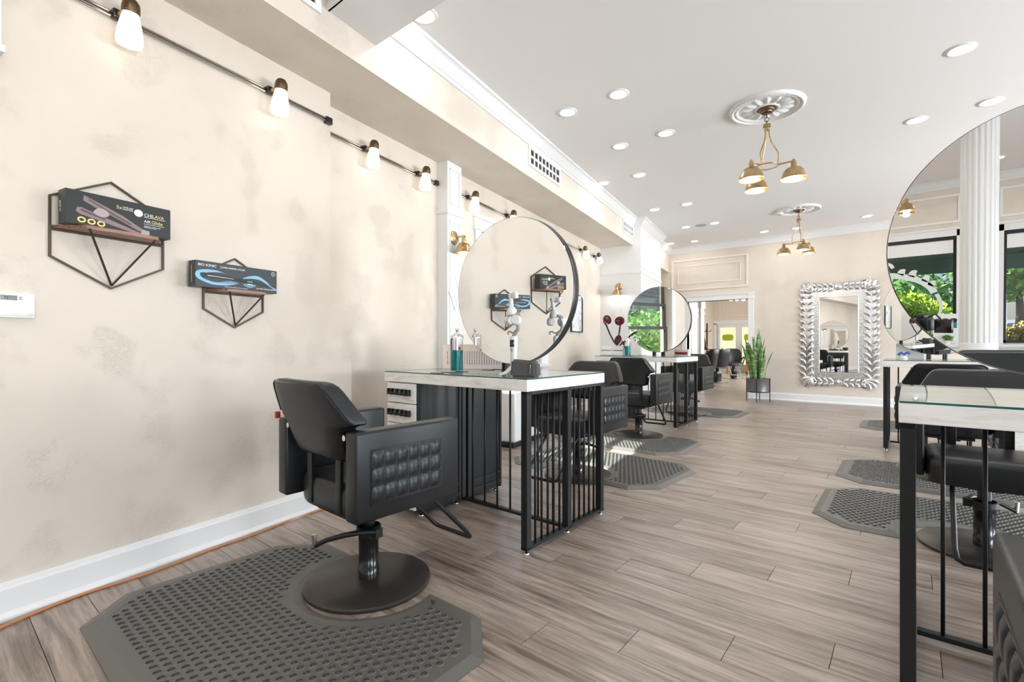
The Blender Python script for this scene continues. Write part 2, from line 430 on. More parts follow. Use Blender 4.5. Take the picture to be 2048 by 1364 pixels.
# panel mouldings on the far wall
def wall_frame(name, x0, x1, z0, z1, yw, m, w=.035, t=.018, sgn=-1, inner=True):
    bm = B()
    def ring(a, b, c, d, w, t):
        for q in ((a, a+w, c, d), (b-w, b, c, d), (a+w, b-w, c, c+w), (a+w, b-w, d-w, d)):
            box(bm, q[0], q[1], min(yw, yw+sgn*t), max(yw, yw+sgn*t), q[2], q[3])
    ring(x0, x1, z0, z1, w, t)
    if inner: ring(x0+.14, x1-.14, z0+.14, z1-.14, w*.55, t*.6)
    return struct(finish(name, bm, m))
wall_frame('trim_3', -4.17, -2.555, 2.32, 3.0, FARY, framec)
# right wall, openings added for the fill light; shop front wall behind the camera
bm = B()
for y0, y1, z0, z1 in ((FRONTY, -5.2, 0, CZ), (-2.0, -.6, 0, CZ), (2.6, 4.0, 0, CZ), (7.2, 7.6, 0, CZ), (10.4, FARY, 0, CZ), (7.6, 10.4, 0, .12), (7.6, 10.4, 2.85, CZ), (-5.2, -2, 0, .12), (-5.2, -2, 2.85, CZ), (-.6, 2.6, 0, .12), (-.6, 2.6, 2.85, CZ), (4, 7.2, 0, .12), (4, 7.2, 2.85, CZ)):
    box(bm, RX, RX+.2, y0, y1, z0, z1)
struct(finish('wall_right', bm, plaster))
bm = B(); wins = ((-1.25, .64), (1.2, 3.6)); FZ0, FZ1 = .55, 2.36
xs = [-2.6, -1.25, .64, 1.2, 3.6, RX]
for i in (0, 2, 4): box(bm, xs[i], xs[i+1], FRONTY-.2, FRONTY, 0, CZ)
for a, b in wins: box(bm, a, b, FRONTY-.2, FRONTY, 0, FZ0-.02); box(bm, a, b, FRONTY-.2, FRONTY, FZ1, CZ)
struct(finish('wall_front', bm, plaster))
for i, (a, b) in enumerate(wins):
    w = E('window_%d' % (i+2), (0, FRONTY, 0)); struct(w)
    bm = B()
    for q in ((a-.1, a, FZ0-.1, FZ1+.1), (b, b+.1, FZ0-.1, FZ1+.1), (a-.12, b+.12, FZ1, FZ1+.12)): box(bm, q[0], q[1], 0, .03, q[2], q[3])
    box(bm, a-.12, b+.12, 0, .05, FZ1+.11, FZ1+.14); finish('casing', bm, white2, w)
    bm = B(); box(bm, a-.1, b+.1, -.15, .28, FZ0-.05, FZ0); box(bm, a-.08, b+.08, 0, .22, 0, FZ0-.05); finish('sill', bm, white2, w)
    bm = B(); box(bm, a, b, -.06, -.02, FZ1-.06, FZ1); box(bm, a, a+.04, -.1, -.06, FZ0, FZ1); box(bm, b-.04, b, -.1, -.06, FZ0, FZ1); box(bm, a, b, -.1, -.06, FZ0, FZ0+.04)
    finish('frame', bm, bmetal, w)
    bm = B(); box(bm, a+.04, b-.04, -.05, -.03, 2.08, FZ1-.06); finish('roller_blind', bm, white, w)
    bm = B(); box(bm, a+.04, b-.04, -.085, -.08, FZ0+.04, FZ1); finish('pane', bm, pane, w)
    wall_frame('trim_%d' % (4+i), a-.05, b+.05, 2.58, 3.05, FRONTY, white2, sgn=1, inner=False)
# fluted column
col = E('column', (.60, -2.6, 0)); struct(col)
bm = B(); pts = []
nf = 20
for i in range(nf*6):
    a = 2*PI*i/(nf*6); ph = (i % 6)/6
    r = .153-(.012*math.sin(PI*(ph-.17)/.66) if .17 < ph < .83 else 0)
    pts.append((r*math.cos(a), r*math.sin(a)))
prism(bm, pts, .80, CZ); finish('shaft', bm, white2, col)
latheo('pedestal', [(.18, 0), (.18, .1), (.158, .12), (.158, .79), (.153, .8), (0, .8)], white2, col, 48)

# far room
bm = B(); box(bm, -7.3, -6.33, FARY+.17, 21.4, 0, 3.6); struct(finish('wall_left_far_room', bm, plaster))
bm = B(); box(bm, -1.6, -1.4, FARY+.15, 14.0, 0, 3.6); box(bm, -1.6, -1.4, 18.0, 21.4, 0, 3.6); box(bm, -1.6, -1.4, 14, 18, 0, .5); box(bm, -1.6, -1.4, 14, 18, 2.8, 3.6); struct(finish('wall_right_far_room', bm, plaster))
FB = 21.2; q0, q1 = -6.2, -4.5; qm = (q0+q1)/2
bm = B(); box(bm, -7, q0, FB, FB+.2, 0, 3.6); box(bm, q1, -1.4, FB, FB+.2, 0, 3.6); box(bm, q0, q1, FB, FB+.2, 2.0, 3.6)
struct(finish('wall_far_room', bm, plaster))
bm = B(); box(bm, -7, -1.4, FARY+.2, 21.4, 3.3, 3.5); struct(finish('ceiling_far_room', bm, ceilm))
wall_frame('trim_6', -6.1, -3.4, 2.15, 3.0, FB, framec)
fd = E('door_2', (0, FB, 0)); struct(fd)
bm = B(); box(bm, q0-.12, q0, -.03, .2, 0, 2.0); box(bm, q1, q1+.12, -.03, .2, 0, 2.0); box(bm, q0-.14, q1+.14, -.03, .2, 1.96, 2.12); finish('casing', bm, white2, fd)
for a, b in ((q0, qm-.005), (qm+.005, q1)):
    bm = B()
    for q in ((a, a+.12, 0, 1.96), (b-.12, b, 0, 1.96), (a+.12, b-.12, 0, .3), (a+.12, b-.12, 1.82, 1.96)): box(bm, q[0], q[1], .05, .1, q[2], q[3])
    lf = finish('door_leaf', bm, white2, fd)
    bm = B(); box(bm, a+.12, b-.12, .07, .08, .3, 1.82); finish('pane', bm, pane, lf)

# ------------------------------------------------------------------ anti-fatigue mats
def offset_poly(poly, d):
    n = len(poly); out = []
    for i in range(n):
        p0, p1, p2 = Vector(poly[i-1]), Vector(poly[i]), Vector(poly[(i+1) % n])
        a = (p1-p0).normalized(); b = (p2-p1).normalized()
        na, nb = Vector((-a.y, a.x)), Vector((-b.y, b.x)); m = na+nb
        m = m/max(.35, m.length_squared/2); out.append((p1.x+m.x*d, p1.y+m.y*d))
    return out
def inside(p, poly):
    r = False; n = len(poly)
    for i in range(n):
        (x0, y0), (x1, y1) = poly[i-1], poly[i]
        if (y0 > p[1]) != (y1 > p[1]) and p[0] < (x1-x0)*(p[1]-y0)/(y1-y0)+x0: r = not r
    return r
HX, HY, CH = .765, .515, .185
NR, NY = .294, .415
hw = math.sqrt(NR*NR-(HY-NY)**2); a1 = math.atan2(HY-NY, hw)
poly = [(-HX, -HY+CH), (-HX+CH, -HY), (HX-CH, -HY), (HX, -HY+CH), (HX, HY-CH), (HX-CH, HY)]
for i in range(21):
    a = a1-(PI+2*a1)*i/20
    poly.append((NR*math.cos(a), NY+NR*math.sin(a)))
poly += [(-HX+CH, HY), (-HX, HY-CH)]
def make_mat():
    bm = B()
    inn = offset_poly(poly, .042); inn2 = offset_poly(poly, .075)
    R_ = [[bm.verts.new((x, y, z)) for x, y in pl_] for pl_, z in ((poly, 0), (poly, .004), (inn, .018), (inn2, .018), (inn2, .008))]
    n = len(poly)
    for a, b in zip(R_, R_[1:]):
        for i in range(n): bm.faces.new((a[i], a[(i+1) % n], b[(i+1) % n], b[i]))
    bm.faces.new(R_[-1]); bm.faces.new(R_[0][::-1])
    o = finish('floor_mat', bm, rubber)
    bm = B(); field = offset_poly(poly, .083); skin = offset_poly(poly, .06)
    px, py = .0405, .0345; j = 0; y = -HY
    while y < HY:
        x = -HX+(px/2 if j % 2 else 0)
        while x < HX:
            if inside((x, y), field) and math.hypot(x, y-NY) > NR+.07:
                per = []
                for k in range(4): per.append((px/2, -py/2+py*k/4))
                for k in range(4): per.append((px/2-px*k/4, py/2))
                for k in range(4): per.append((-px/2, py/2-py*k/4))
                for k in range(4): per.append((-px/2+px*k/4, -py/2))
                rr_ = [[bm.verts.new((x+a, y+b, .0172)) for a, b in per]]
                for rad_, z in ((.0158, .0176), (.0142, .0202), (.0124, .0202), (.0119, .0115), (.0075, .0086)):
                    rr_.append([bm.verts.new((x+rad_*a/math.hypot(a, b), y+rad_*b/math.hypot(a, b), z)) for a, b in per])
                for A, C in zip(rr_, rr_[1:]):
                    for k in range(16): bm.faces.new((A[k], A[(k+1) % 16], C[(k+1) % 16], C[k]))
                bm.faces.new(rr_[-1])
            elif inside((x, y), skin):
                bm.faces.new([bm.verts.new((x+a*px/2, y+b*py/2, .0172)) for a, b in ((-1, -1), (1, -1), (1, 1), (-1, 1))])
            x += px
        y += py; j += 1
    finish('dimples', bm, rubber, o, smooth=50, kind='stuff')
    return o
mat0 = make_mat()
mats = [((-1.905, .912), 0, 'grey dimpled rubber mat under the nearest chair by the left wall'),
        ((-2.195, 3.965), PI+rad(-4), 'grey dimpled rubber mat behind the nearest left station, half in sunlight'),
        ((-2.52, 5.16), rad(0), 'grey dimpled rubber mat under the chair facing the second left station'),
        ((-2.73, 8.16), PI, 'grey dimpled rubber mat beyond the second left station near the doorway'),
        ((.28, 4.04), PI, 'grey dimpled rubber mat behind the near right station, lowest on the right'),
        ((.29, 5.24), 0, 'grey dimpled rubber mat in front of the far right station'),
        ((.26, 8.33), PI, 'small-looking dimpled rubber mat beyond the far right station')]
for i, ((x, y), rz, lab) in enumerate(mats):
    o = mat0 if i == 0 else copy_tree(mat0)
    o.location = (x, y, 0); o.rotation_euler = (0, 0, rz); tag(o, lab, 'mat', 'dimpled rubber mats under the chairs')

# ------------------------------------------------------------------ styling chairs (local +y = the way the sitter faces)
def ring_loft(name, rows, m, parent, seg=28, p=5.0, **kw):
    """rows: (z, half width, half thickness, y centre, bow)"""
    bm = B(); rings = []
    for z, hw_, ht, yc, bow in rows:
        r = []
        for k in range(seg):
            a = 2*PI*(k+.5)/seg; c, s = math.cos(a), math.sin(a)
            x = hw_*math.copysign(abs(c)**(2/p), c); y = ht*math.copysign(abs(s)**(2/p), s)
            r.append(bm.verts.new((x, yc+y+bow*(x/.28)**2, z)))
        rings.append(r)
    for A, C in zip(rings, rings[1:]):
        for k in range(seg): bm.faces.new((A[k], A[(k+1) % seg], C[(k+1) % seg], C[k]))
    bm.faces.new(rings[0][::-1]); bm.faces.new(rings[-1])
    return finish(name, bm, m, parent, smooth=48, **kw)
def quilt_mesh(w, h, nx, nz, amp):
    bm = B(); sub = 5
    def g(i, j):
        u = (i % sub)/sub*2-1; v_ = (j % sub)/sub*2-1
        return amp*(1-u**4)*(1-v_**4)
    V = [[bm.verts.new((g(i, j), -w/2+w*i/(nx*sub), -h/2+h*j/(nz*sub))) for j in range(nz*sub+1)] for i in range(nx*sub+1)]
    for i in range(nx*sub):
        for j in range(nz*sub): bm.faces.new((V[i][j], V[i+1][j], V[i+1][j+1], V[i][j+1]))
    return bm
def make_chair():
    t = E('styling_chair')
    latheo('base_disc', [(0, 0), (.275, 0), (.282, .006), (.282, .016), (.276, .021), (.05, .026), (0, .026)], basem, t, 64)
    latheo('column', [(.047, .024), (.047, .075), (.045, .077), (.045, .20), (.047, .202), (.047, .245), (.03, .25), (.03, .37), (0, .37)], bgloss, t, 28)
    bm = B(); box(bm, -.15, .15, -.17, .17, .355, .372); box(bm, -.17, .17, -.05, -.02, .372, .41); box(bm, -.17, .17, .1, .13, .372, .41)
    box(bm, -.07, .07, -.07, .07, .33, .355)
    finish('seat_plate', bm, bmetal, t)
    # pump lever with chrome pedal
    lv = tubeo('pump_lever', [(.075, .0, .25), (.045, -.07, .26), (.0, -.125, .252), (-.08, -.168, .222), (-.14, -.185, .188)], [.013, .013, .012, .011, .011], bmetal, t, 10)
    bm = B(); lathe(bm, [(.05, .232), (.056, .235), (.056, .262), (.05, .266)], 20); box(bm, .05, .085, -.018, .018, .225, .265); finish('collar', bm, bmetal, lv, smooth=40)
    tubeo('pedal', [(-.142, -.186, .183), (-.146, -.19, .238)], .011, chrome, lv, 10)
    # seat cushion
    rows = []
    for z, f in ((.385, .965), (.395, .985), (.41, 1), (.47, 1), (.495, .99), (.512, .96), (.522, .9), (.528, .75)):
        rows.append((z, .248*f, .265*f, .045, 0))
    ring_loft('seat', rows, blackl, t, 40, 7)
    # arms
    for s in (-1, 1):
        x0, x1 = (.25, .33) if s > 0 else (-.33, -.25)
        arm = rbox('armrest', x0, x1, -.27, .265, .41, .764, blackl, t, bev=.012, seg=3)
        xo = .331*s
        bm = B(); box(bm, min(xo-.004*s, xo+.0012*s), max(xo-.004*s, xo+.0012*s), -.208, .156, .474, .692); pan = finish('quilt_border', bm, bgloss, arm)
        bm = quilt_mesh(.352, .204, 6, 3, .009)
        if s < 0:
            for v_ in bm.verts: v_.co.x *= -1
        finish('quilted_panel', bm, quiltm, arm, loc=(xo+.0004*s, -.026, .583), smooth=True)
        bm = B(); lathe(bm, [(0, 0), (.012, 0), (.012, .006), (0, .009)], 12, Matrix.Translation((.238*s, -.262, .735)) @ Matrix.Rotation(PI/2, 4, 'X')); finish('bolt', bm, chrome, arm, smooth=40)
    # backrest
    prof = [(.625, .155, .02), (.632, .185, .034), (.645, .2, .042), (.70, .212, .046), (.765, .224, .047), (.775, .245, .047), (.782, .276, .047), (.79, .288, .047), (.805, .287, .047),
            (.84, .268, .046), (.88, .246, .045), (.915, .227, .044), (.935, .212, .042), (.948, .196, .034), (.955, .175, .02)]
    def yc(z): return -.225-(z-.64)*.36
    bk = ring_loft('backrest', [(z, w_, th, yc(z), .05) for z, w_, th in prof], blackl, t, 44, 8)
    pts = []
    for sgn in (1, -1):
        side = [(sgn*(w_-.012), yc(z)-th*.93+.05*((w_-.012)/.28)**2, z) for z, w_, th in prof[8:14]]
        pts += side if sgn > 0 else side[::-1]
        if sgn > 0:
            for q in (.15, .1, .05, 0, -.05, -.1, -.15): pts.append((q, yc(.948)-.034+.05*(q/.28)**2, .946))
    tubeo('piping', pts, .0045, bgloss, bk, 6)
    for x in (-.12, .12): rbox('back_support', x-.02, x+.02, -.225, -.21, .40, .66, bmetal, t, bev=.002)
    # foot rest
    tubeo('footrest', [(-.14, .20, .40), (-.142, .27, .345), (-.145, .49, .125), (-.138, .522, .09), (-.115, .532, .08), (.115, .532, .08), (.138, .522, .09), (.145, .49, .125), (.142, .27, .345), (.14, .20, .40)], .0115, bmetal, t, 10)
    return t
ch0 = make_chair()
ch0['group'] = 'black vinyl styling chairs on disc bases'; ch0['category'] = 'chair'
chairs = [((-1.942, 1.327, 0), rad(-1.3), 'black vinyl styling chair with quilted arms nearest the left wall shelves'),
          ((-2.16, 3.53, 0), PI+rad(0), 'black styling chair seen through the bars of the nearest left station'),
          ((-2.533, 5.545, 0), rad(1), 'black styling chair seen from behind at the second left station'),
          ((-2.72, 7.75, 0), PI+rad(0), 'black styling chair half hidden beyond the second left station'),
          ((.447, .972, 0), rad(-.6), 'black styling chair in the bottom right corner, only its arm showing'),
          ((.32, 3.62, 0), PI+rad(0), 'black styling chair behind the near right station, facing it'),
          ((.26, 5.32, 0), rad(-2), 'black styling chair with its back to us at the far right station')]
for i, (loc, rz, lab) in enumerate(chairs):
    o = ch0 if i == 0 else copy_tree(ch0)
    o.location = loc; o.rotation_euler = (0, 0, rz); o['label'] = lab

tg = rbox('care_tag', -.296, -.285, -.30, -.278, .765, .795, mat('red_tag', (.6, .06, .05), .5), ch0, bev=.001); tg['label'] = 'small red tag on the back edge'

# ------------------------------------------------------------------ styling stations (local x=0 aisle end, table runs to -x)
TL, TW, TZ = 1.215, .415, .918
def make_station():
    t = E('styling_station')
    rbox('tabletop', -TL, 0, -TW, TW, TZ-.062, TZ-.001, wash, t, bev=.0015, seg=1)
    g = E('glass_top'); g.parent = t
    bm = B(); box(bm, -TL+.002, -.002, -TW+.002, TW-.002, TZ, TZ+.0065); bm.faces.ensure_lookup_table()
    for f in bm.faces:
        if abs(f.normal.z) < .5 or True:
            n_ = (f.verts[1].co-f.verts[0].co).cross(f.verts[2].co-f.verts[1].co).normalized()
            f.material_index = 0 if abs(n_.z) > .5 else 1
    bpy.data.objects.remove(g)
    finish('glass_top', bm, [tableglass, glassedge], t)
    for y in (-.37, -.28, -.15, .11, .215):
        rbox('tool_slot', -.79, -.69, y-.014, y+.014, TZ+.0066, TZ+.0095, bgloss, t, bev=.001, seg=1)
    a = .04
    zt = TZ-.062
    for y0 in (-TW+.003, -a/2, TW-.003-a):
        rbox('post', -.003-a, -.003, y0, y0+a, .024, zt, bmetal, t, bev=.0015, seg=1)
    rbox('top_rail', -.003-a, -.003, -TW+.003, TW-.003, zt-.018, zt, bmetal, t, bev=.001, seg=1)
    rbox('bottom_rail', -.003-a, -.003, -TW+.003, TW-.003, .024, .042, bmetal, t, bev=.001, seg=1)
    rbox('spine_rail', -.87, -.05, -.016, .016, .024, .042, bmetal, t, bev=.001, seg=1)
    rbox('spine_post', -.905, -.87, -.018, .018, .024, zt, bmetal, t, bev=.001, seg=1)
    bm = B(); lathe(bm, [(0, .04), (.0065, .04), (.0065, zt-.016), (0, zt-.016)], 10); bme = bpy.data.meshes.new('bar'); bm.to_mesh(bme); bm.free(); bme.materials.append(bmetal)
    for p in bme.polygons: p.use_smooth = True
    span = (TW-.003-a)-a/2
    for sgn in (-1, 1):
        for k in range(5):
            share('bar', bme, t, (-.023, sgn*(a/2+span*(k+1)/6), 0))
    for k in range(7): share('bar', bme, t, (-.87+.82*(k+.75)/7.4, 0, 0))
    bm = B(); lathe(bm, [(0, 0), (.017, 0), (.019, .004), (.012, .01), (.006, .012), (.006, .026), (0, .026)], 14); fme = bpy.data.meshes.new('leveler'); bm.to_mesh(fme); bm.free(); fme.materials.append(chrome)
    for p in fme.polygons: p.use_smooth = True
    for x, y in ((-.023, -TW+.023), (-.023, TW-.023), (-.023, 0), (-.9, -.36), (-.9, .36), (-1.16, -.36), (-1.16, .36), (-.9, -.05), (-.9, .05)): share('leveler', fme, t, (x, y, 0))
    for s in (-1, 1):
        y0, y1 = (-.395, -.035) if s < 0 else (.035, .395)
        c = rbox('cabinet', -1.19, -.87, y0, y1, .03, zt-.002, bpanel, t, bev=.002, seg=1)
        c['label'] = 'black drawer cabinet with whitewashed fronts'
        bm = B(); box(bm, -.871, -.864, y0, y0+.02, .03, zt-.01); box(bm, -.871, -.864, y1-.02, y1, .03, zt-.01); box(bm, -.871, -.862, y0+.02, y1-.02, .06, .085); box(bm, -.871, -.862, y0+.02, y1-.02, .135, .15)
        finish('side_trim', bm, bmetal, c)
        for z0, z1 in ((.722, .85), (.588, .716), (.04, .582)):
            yf = y0-.016 if s < 0 else y1
            d = rbox('drawer', -1.188, -.905, yf, yf+.016, z0, z1, wash, c, bev=.0012, seg=1)
            zc = (z0+z1)/2+.005 if z1 < .6 else z1-.062
            zc = z1-.058
            yo = yf-.022 if s < 0 else yf+.016
            bm = B()
            box(bm, -1.165, -.945, yo+(.012 if s < 0 else 0), yo+.022-(.0 if s < 0 else .012), zc+.012, zc+.02)
            box(bm, -1.165, -.945, yo+(.012 if s < 0 else 0), yo+.022-(.0 if s < 0 else .012), zc-.02, zc-.012)
            for x in (-1.165, -1.13, -1.08, -1.03, -.985, -.955): box(bm, x, x+.012, yo, yo+.022, zc-.02, zc+.02)
            box(bm, -1.165, -.945, yo, yo+.008, zc-.012, zc-.002)
            finish('handle', bm, bgloss, d)
    return t
st0 = make_station()
st0['category'] = 'styling station'; st0['group'] = 'whitewashed styling stations with black barred ends'
stations = [((-1.53, 2.415, 0), 0, 1, 'whitewashed styling station with black bars nearest the left wall shelves'),
            ((-2.325, 6.65, 0), 0, 1.02, 'second whitewashed styling station on the left, near the doorway'),
            ((-.022, 2.365, 0), PI, 1, 'glass topped whitewashed styling station at the right edge, nearest us'),
            ((-.2, 6.8, 0), PI, 1.02, 'far whitewashed styling station on the right, beyond the large round mirror')]
for i, (loc, rz, sz, lab) in enumerate(stations):
    o = st0 if i == 0 else copy_tree(st0)
    o.location = loc; o.rotation_euler = (0, 0, rz); o.scale = (1, 1, sz); o['label'] = lab

rimm = mat('black_rim', (.02, .02, .021), .34)
# round mirrors (local: disc in xz plane, front towards -y; origin on the table top below the centre)
def make_round_mirror(r=.46):
    t = E('round_mirror')
    RM = Matrix.Translation((0, 0, .515)) @ Matrix.Rotation(PI/2, 4, 'X')
    bm = B(); lathe(bm, [(0, .029), (r-.0008, .029), (r, .0285), (r, -.0285), (r-.0008, -.029), (0, -.029)], 128, RM); finish('mirror_glass', bm, mirror, t)
    bm = B(); rr = r+.0005
    lathe(bm, [(rr-.001, .0285), (rr+.0012, .0285), (rr+.003, .022), (rr+.003, .008), (rr+.0005, .006), (rr+.0005, -.006), (rr+.003, -.008), (rr+.003, -.022), (rr+.0012, -.0285), (rr-.001, -.0285)], 128, RM); finish('rim', bm, rimm, t)
    for x in (-.065, .065):
        bm = B(); box(bm, x-.018, x+.018, -.032, .032, -.0005, .006)
        box(bm, x-.016, x-.004, -.028, .028, .006, .075); box(bm, x+.004, x+.016, -.028, .028, .006, .075); finish('stand', bm, bmetal, t)
    return t
rm0 = make_round_mirror()
TT = TZ+.0068; MZ = .0022
for i, (x, y, z, yaw, tilt, lab) in enumerate([
        (-1.945, 2.41, TT, 1, 1.0, 'large frameless round mirror reflecting two wall shelves, on the nearest left station'),
        (-2.735, 6.65, TT*1.02, 0, .6, 'round mirror reflecting a dark framed window, on the second left station'),
        (.40, 2.40, TT+.012, 0, 1.9, 'large round mirror cut off by the right edge, reflecting a fluted column'),
        (.24, 6.8, TT*1.02, -11, 1.2, 'round mirror on the far right station, mostly hidden behind a nearer mirror')]):
    o = rm0 if i == 0 else copy_tree(rm0)
    o.location = (x, y, z+MZ); o.rotation_euler = (rad(tilt), 0, rad(yaw)); tag(o, lab, 'mirror', 'round mirrors standing on the stations')

# ------------------------------------------------------------------ things on the near left station
def jar_barber(name, loc, s, lab):
    t = E(name, loc); t.scale = (s, s, s); tag(t, lab, 'jar', 'teal disinfectant jars on the stations')
    latheo('glass_cylinder', [(.0, .0), (.044, 0), (.046, .004), (.046, .235), (.0435, .235), (.0435, .006), (0, .006)], clearart, t, 28)
    latheo('teal_liquid', [(0, .0065), (.043, .0065), (.043, .15), (0, .15)], teal, t, 24)
    latheo('lid', [(.05, .236), (.05, .246), (.042, .258), (.02, .268), (.008, .272), (.008, .285), (.012, .29), (.012, .302), (.008, .306), (0, .306)], chrome, t, 24)
    bm = B(); lathe(bm, [(0, .01), (.012, .01), (.012, .232), (0, .232)], 12); lathe(bm, [(.03, .02), (.034, .02), (.034, .026), (.03, .026), (.03, .02)], 20); finish('lift_rod', bm, chrome, t, smooth=40)
    tubeo('bail_handle', [(-.048, 0, .235), (-.058, 0, .215), (-.056, 0, .15), (-.05, 0, .11)], .006, bgloss, t, 8)
    return t
jar_barber('disinfectant_jar', (-2.335, 2.28, TT), .94, 'glass jar of teal disinfectant with chrome lid beside the perforated basket')
bk = E('perforated_basket', (-2.505, 2.635, TT+.0002), rad(33)); tag(bk, 'blush white perforated plastic basket behind the teal jar', 'basket')
bw, bd, bh = .45, .14, .18
bm = B()
nx, nz = 22, 8
hs = .0052
def perf_wall(bm, P0, ux, L_, uz, H_, nx, nz):
    # wall built of bars between square holes
    P0, ux, uz = Vector(P0), Vector(ux), Vector((0, 0, 1)); nrm = ux.cross(uz)*.003
    def slab(a0, a1, b0, b1):
        c = [P0+ux*a+uz*b for a, b in ((a0, b0), (a1, b0), (a1, b1), (a0, b1))]
        A = [bm.verts.new(p) for p in c]; C = [bm.verts.new(p+nrm) for p in c]
        bm.faces.new(A); bm.faces.new(C[::-1])
        for i in range(4): bm.faces.new((A[i], C[i], C[(i+1) % 4], A[(i+1) % 4]))
    zs0, zs1 = .03, .13; xs0, xs1 = .025, L_-.025
    slab(0, L_, 0, zs0); slab(0, L_, zs1, H_); slab(0, xs0, zs0, zs1); slab(xs1, L_, zs0, zs1)
    dz = (zs1-zs0)/nz; dx = (xs1-xs0)/nx
    for j in range(nz+1):
        z = zs0+j*dz; slab(xs0, xs1, max(zs0, z-dz*.26), min(zs1, z+dz*.26))
    for i in range(nx+1):
        x = xs0+i*dx
        for j in range(nz): slab(max(xs0, x-dx*.29), min(xs1, x+dx*.29), zs0+(j+.26)*dz, zs0+(j+.74)*dz)
perf_wall(bm, (-bw/2, -bd/2, 0), (1, 0, 0), bw, 0, bh, nx, nz); perf_wall(bm, (bw/2, bd/2, 0), (-1, 0, 0), bw, 0, bh, nx, nz)
perf_wall(bm, (-bw/2, bd/2, 0), (0, -1, 0), bd, 0, bh, 6, nz); perf_wall(bm, (bw/2, -bd/2, 0), (0, 1, 0), bd, 0, bh, 6, nz)
finish('body', bm, pinkw, bk)
rbox('bottom', -bw/2+.004, bw/2-.004, -bd/2+.004, bd/2-.004, 0, .006, pinkw, bk, bev=0)
rbox('inner_lining', -bw/2+.16, bw/2-.012, -bd/2+.012, bd/2-.012, .006, .13, holem, bk, bev=.003)  # dark block added inside, gives the holes their shade by colour
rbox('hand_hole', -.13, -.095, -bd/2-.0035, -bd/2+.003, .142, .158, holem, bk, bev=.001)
tw = E('towel', (-2.624, 2.558, TT+.0065), rad(20)); tag(tw, 'white rolled towel poking out of the perforated basket', 'towel')
latheo('roll', [(.0, .0), (.045, .0), (.047, .13), (.05, .17), (.046, .21), (.028, .24), (0, .25)], mat('towel_white', (.8, .8, .79), .9), tw, 18)
po = E('zip_pouch', (-1.605, 2.085, TT), rad(16)); tag(po, 'dark grey fabric zip pouch on the near left station corner', 'pouch')
bm = B(); box(bm, -.075, .075, -.045, .045, 0, .092)
for v_ in bm.verts:
    if v_.co.z > .05: v_.co.y *= .78; v_.co.x *= .97; v_.co.z += .006*(1 if v_.co.x < 0 else -1)
bmesh.ops.bevel(bm, geom=bm.edges[:], offset=.012, segments=3, affect='EDGES'); finish('body', bm, greyc, po, smooth=50)
tubeo('zip', [(.04, -.046, .02), (.042, -.044, .06), (.046, -.036, .088), (.046, 0, .096), (.046, .034, .09)], .003, bgloss, po, 6)
gb = E('phone_gimbal', (-1.745, 2.155, TT), rad(-10)); tag(gb, 'white and grey handheld phone gimbal standing on its tripod feet', 'gimbal')
for k in range(3):
    a = rad(-100+120*k)
    tubeo('tripod_leg', [(.012*math.cos(a), .012*math.sin(a), .05), (.055*math.cos(a), .055*math.sin(a), .018), (.095*math.cos(a), .095*math.sin(a), .008)], [.011, .01, .007], lgrey, gb, 8)
latheo('handle', [(0, .04), (.017, .04), (.019, .06), (.019, .13), (.022, .16), (.023, .215), (.02, .225), (0, .225)], lgrey, gb, 20)
rbox('screen', -.004, .028, -.027, -.02, .165, .205, bgloss, gb, bev=.002)
latheo('joystick', [(0, 0), (.007, 0), (.008, .005), (0, .006)], mgrey, gb, 14, Matrix.Translation((.01, -.021, .148)) @ Matrix.Rotation(PI/2, 4, 'X'))
ga = tubeo('arm', [(.0, 0, .222), (.012, 0, .245), (.035, 0, .26), (.04, .0, .285), (.035, .0, .31)], [.012, .012, .011, .011, .013], mgrey, gb, 10)
latheo('pan_motor', [(0, -.02), (.026, -.02), (.029, -.012), (.029, .014), (.024, .02), (0, .02)], lgrey, gb, 22, Matrix.Translation((.036, -.012, .315)) @ Matrix.Rotation(PI/2.3, 4, 'X') @ Matrix.Rotation(.5, 4, 'Y'))
latheo('roll_motor', [(0, -.018), (.024, -.018), (.027, -.01), (.027, .012), (.022, .018), (0, .018)], lgrey, gb, 22, Matrix.Translation((-.04, .0, .318)) @ Matrix.Rotation(PI/2, 4, 'Y'))
tubeo('cross_arm', [(-.045, .0, .33), (-.03, .01, .352), (.0, .014, .358), (.03, .01, .35), (.042, 0, .34)], .011, mgrey, gb, 10)
latheo('tilt_motor', [(0, 0), (.03, 0), (.033, .01), (.028, .03), (.018, .045), (.012, .05), (.012, .10), (.015, .125), (0, .13)], lgrey, gb, 20, Matrix.Translation((-.012, 0, .345)) @ Matrix.Rotation(-.12, 4, 'Y'))
rbox('phone_clamp', -.002, .03, -.012, .012, .44, .475, lgrey, gb, bev=.005)
tubeo('hook', [(-.045, 0, .235), (-.05, 0, .25), (-.035, 0, .255), (-.02, 0, .247), (0, 0, .243)], .005, mgrey, gb, 8)

# ------------------------------------------------------------------ white low cabinet under the left window
wc = E('low_cabinet', tuple(WL(2.62, .08)), WA); tag(wc, 'white low cabinet with dark toe kick under the left window', 'cabinet')
rbox('body', -.2, .17, -.4, .55, .06, .60, white2, wc, bev=.03, seg=4); rbox('toe_kick', -.19, .14, -.38, .53, 0, .06, bmetal, wc, bev=.01)

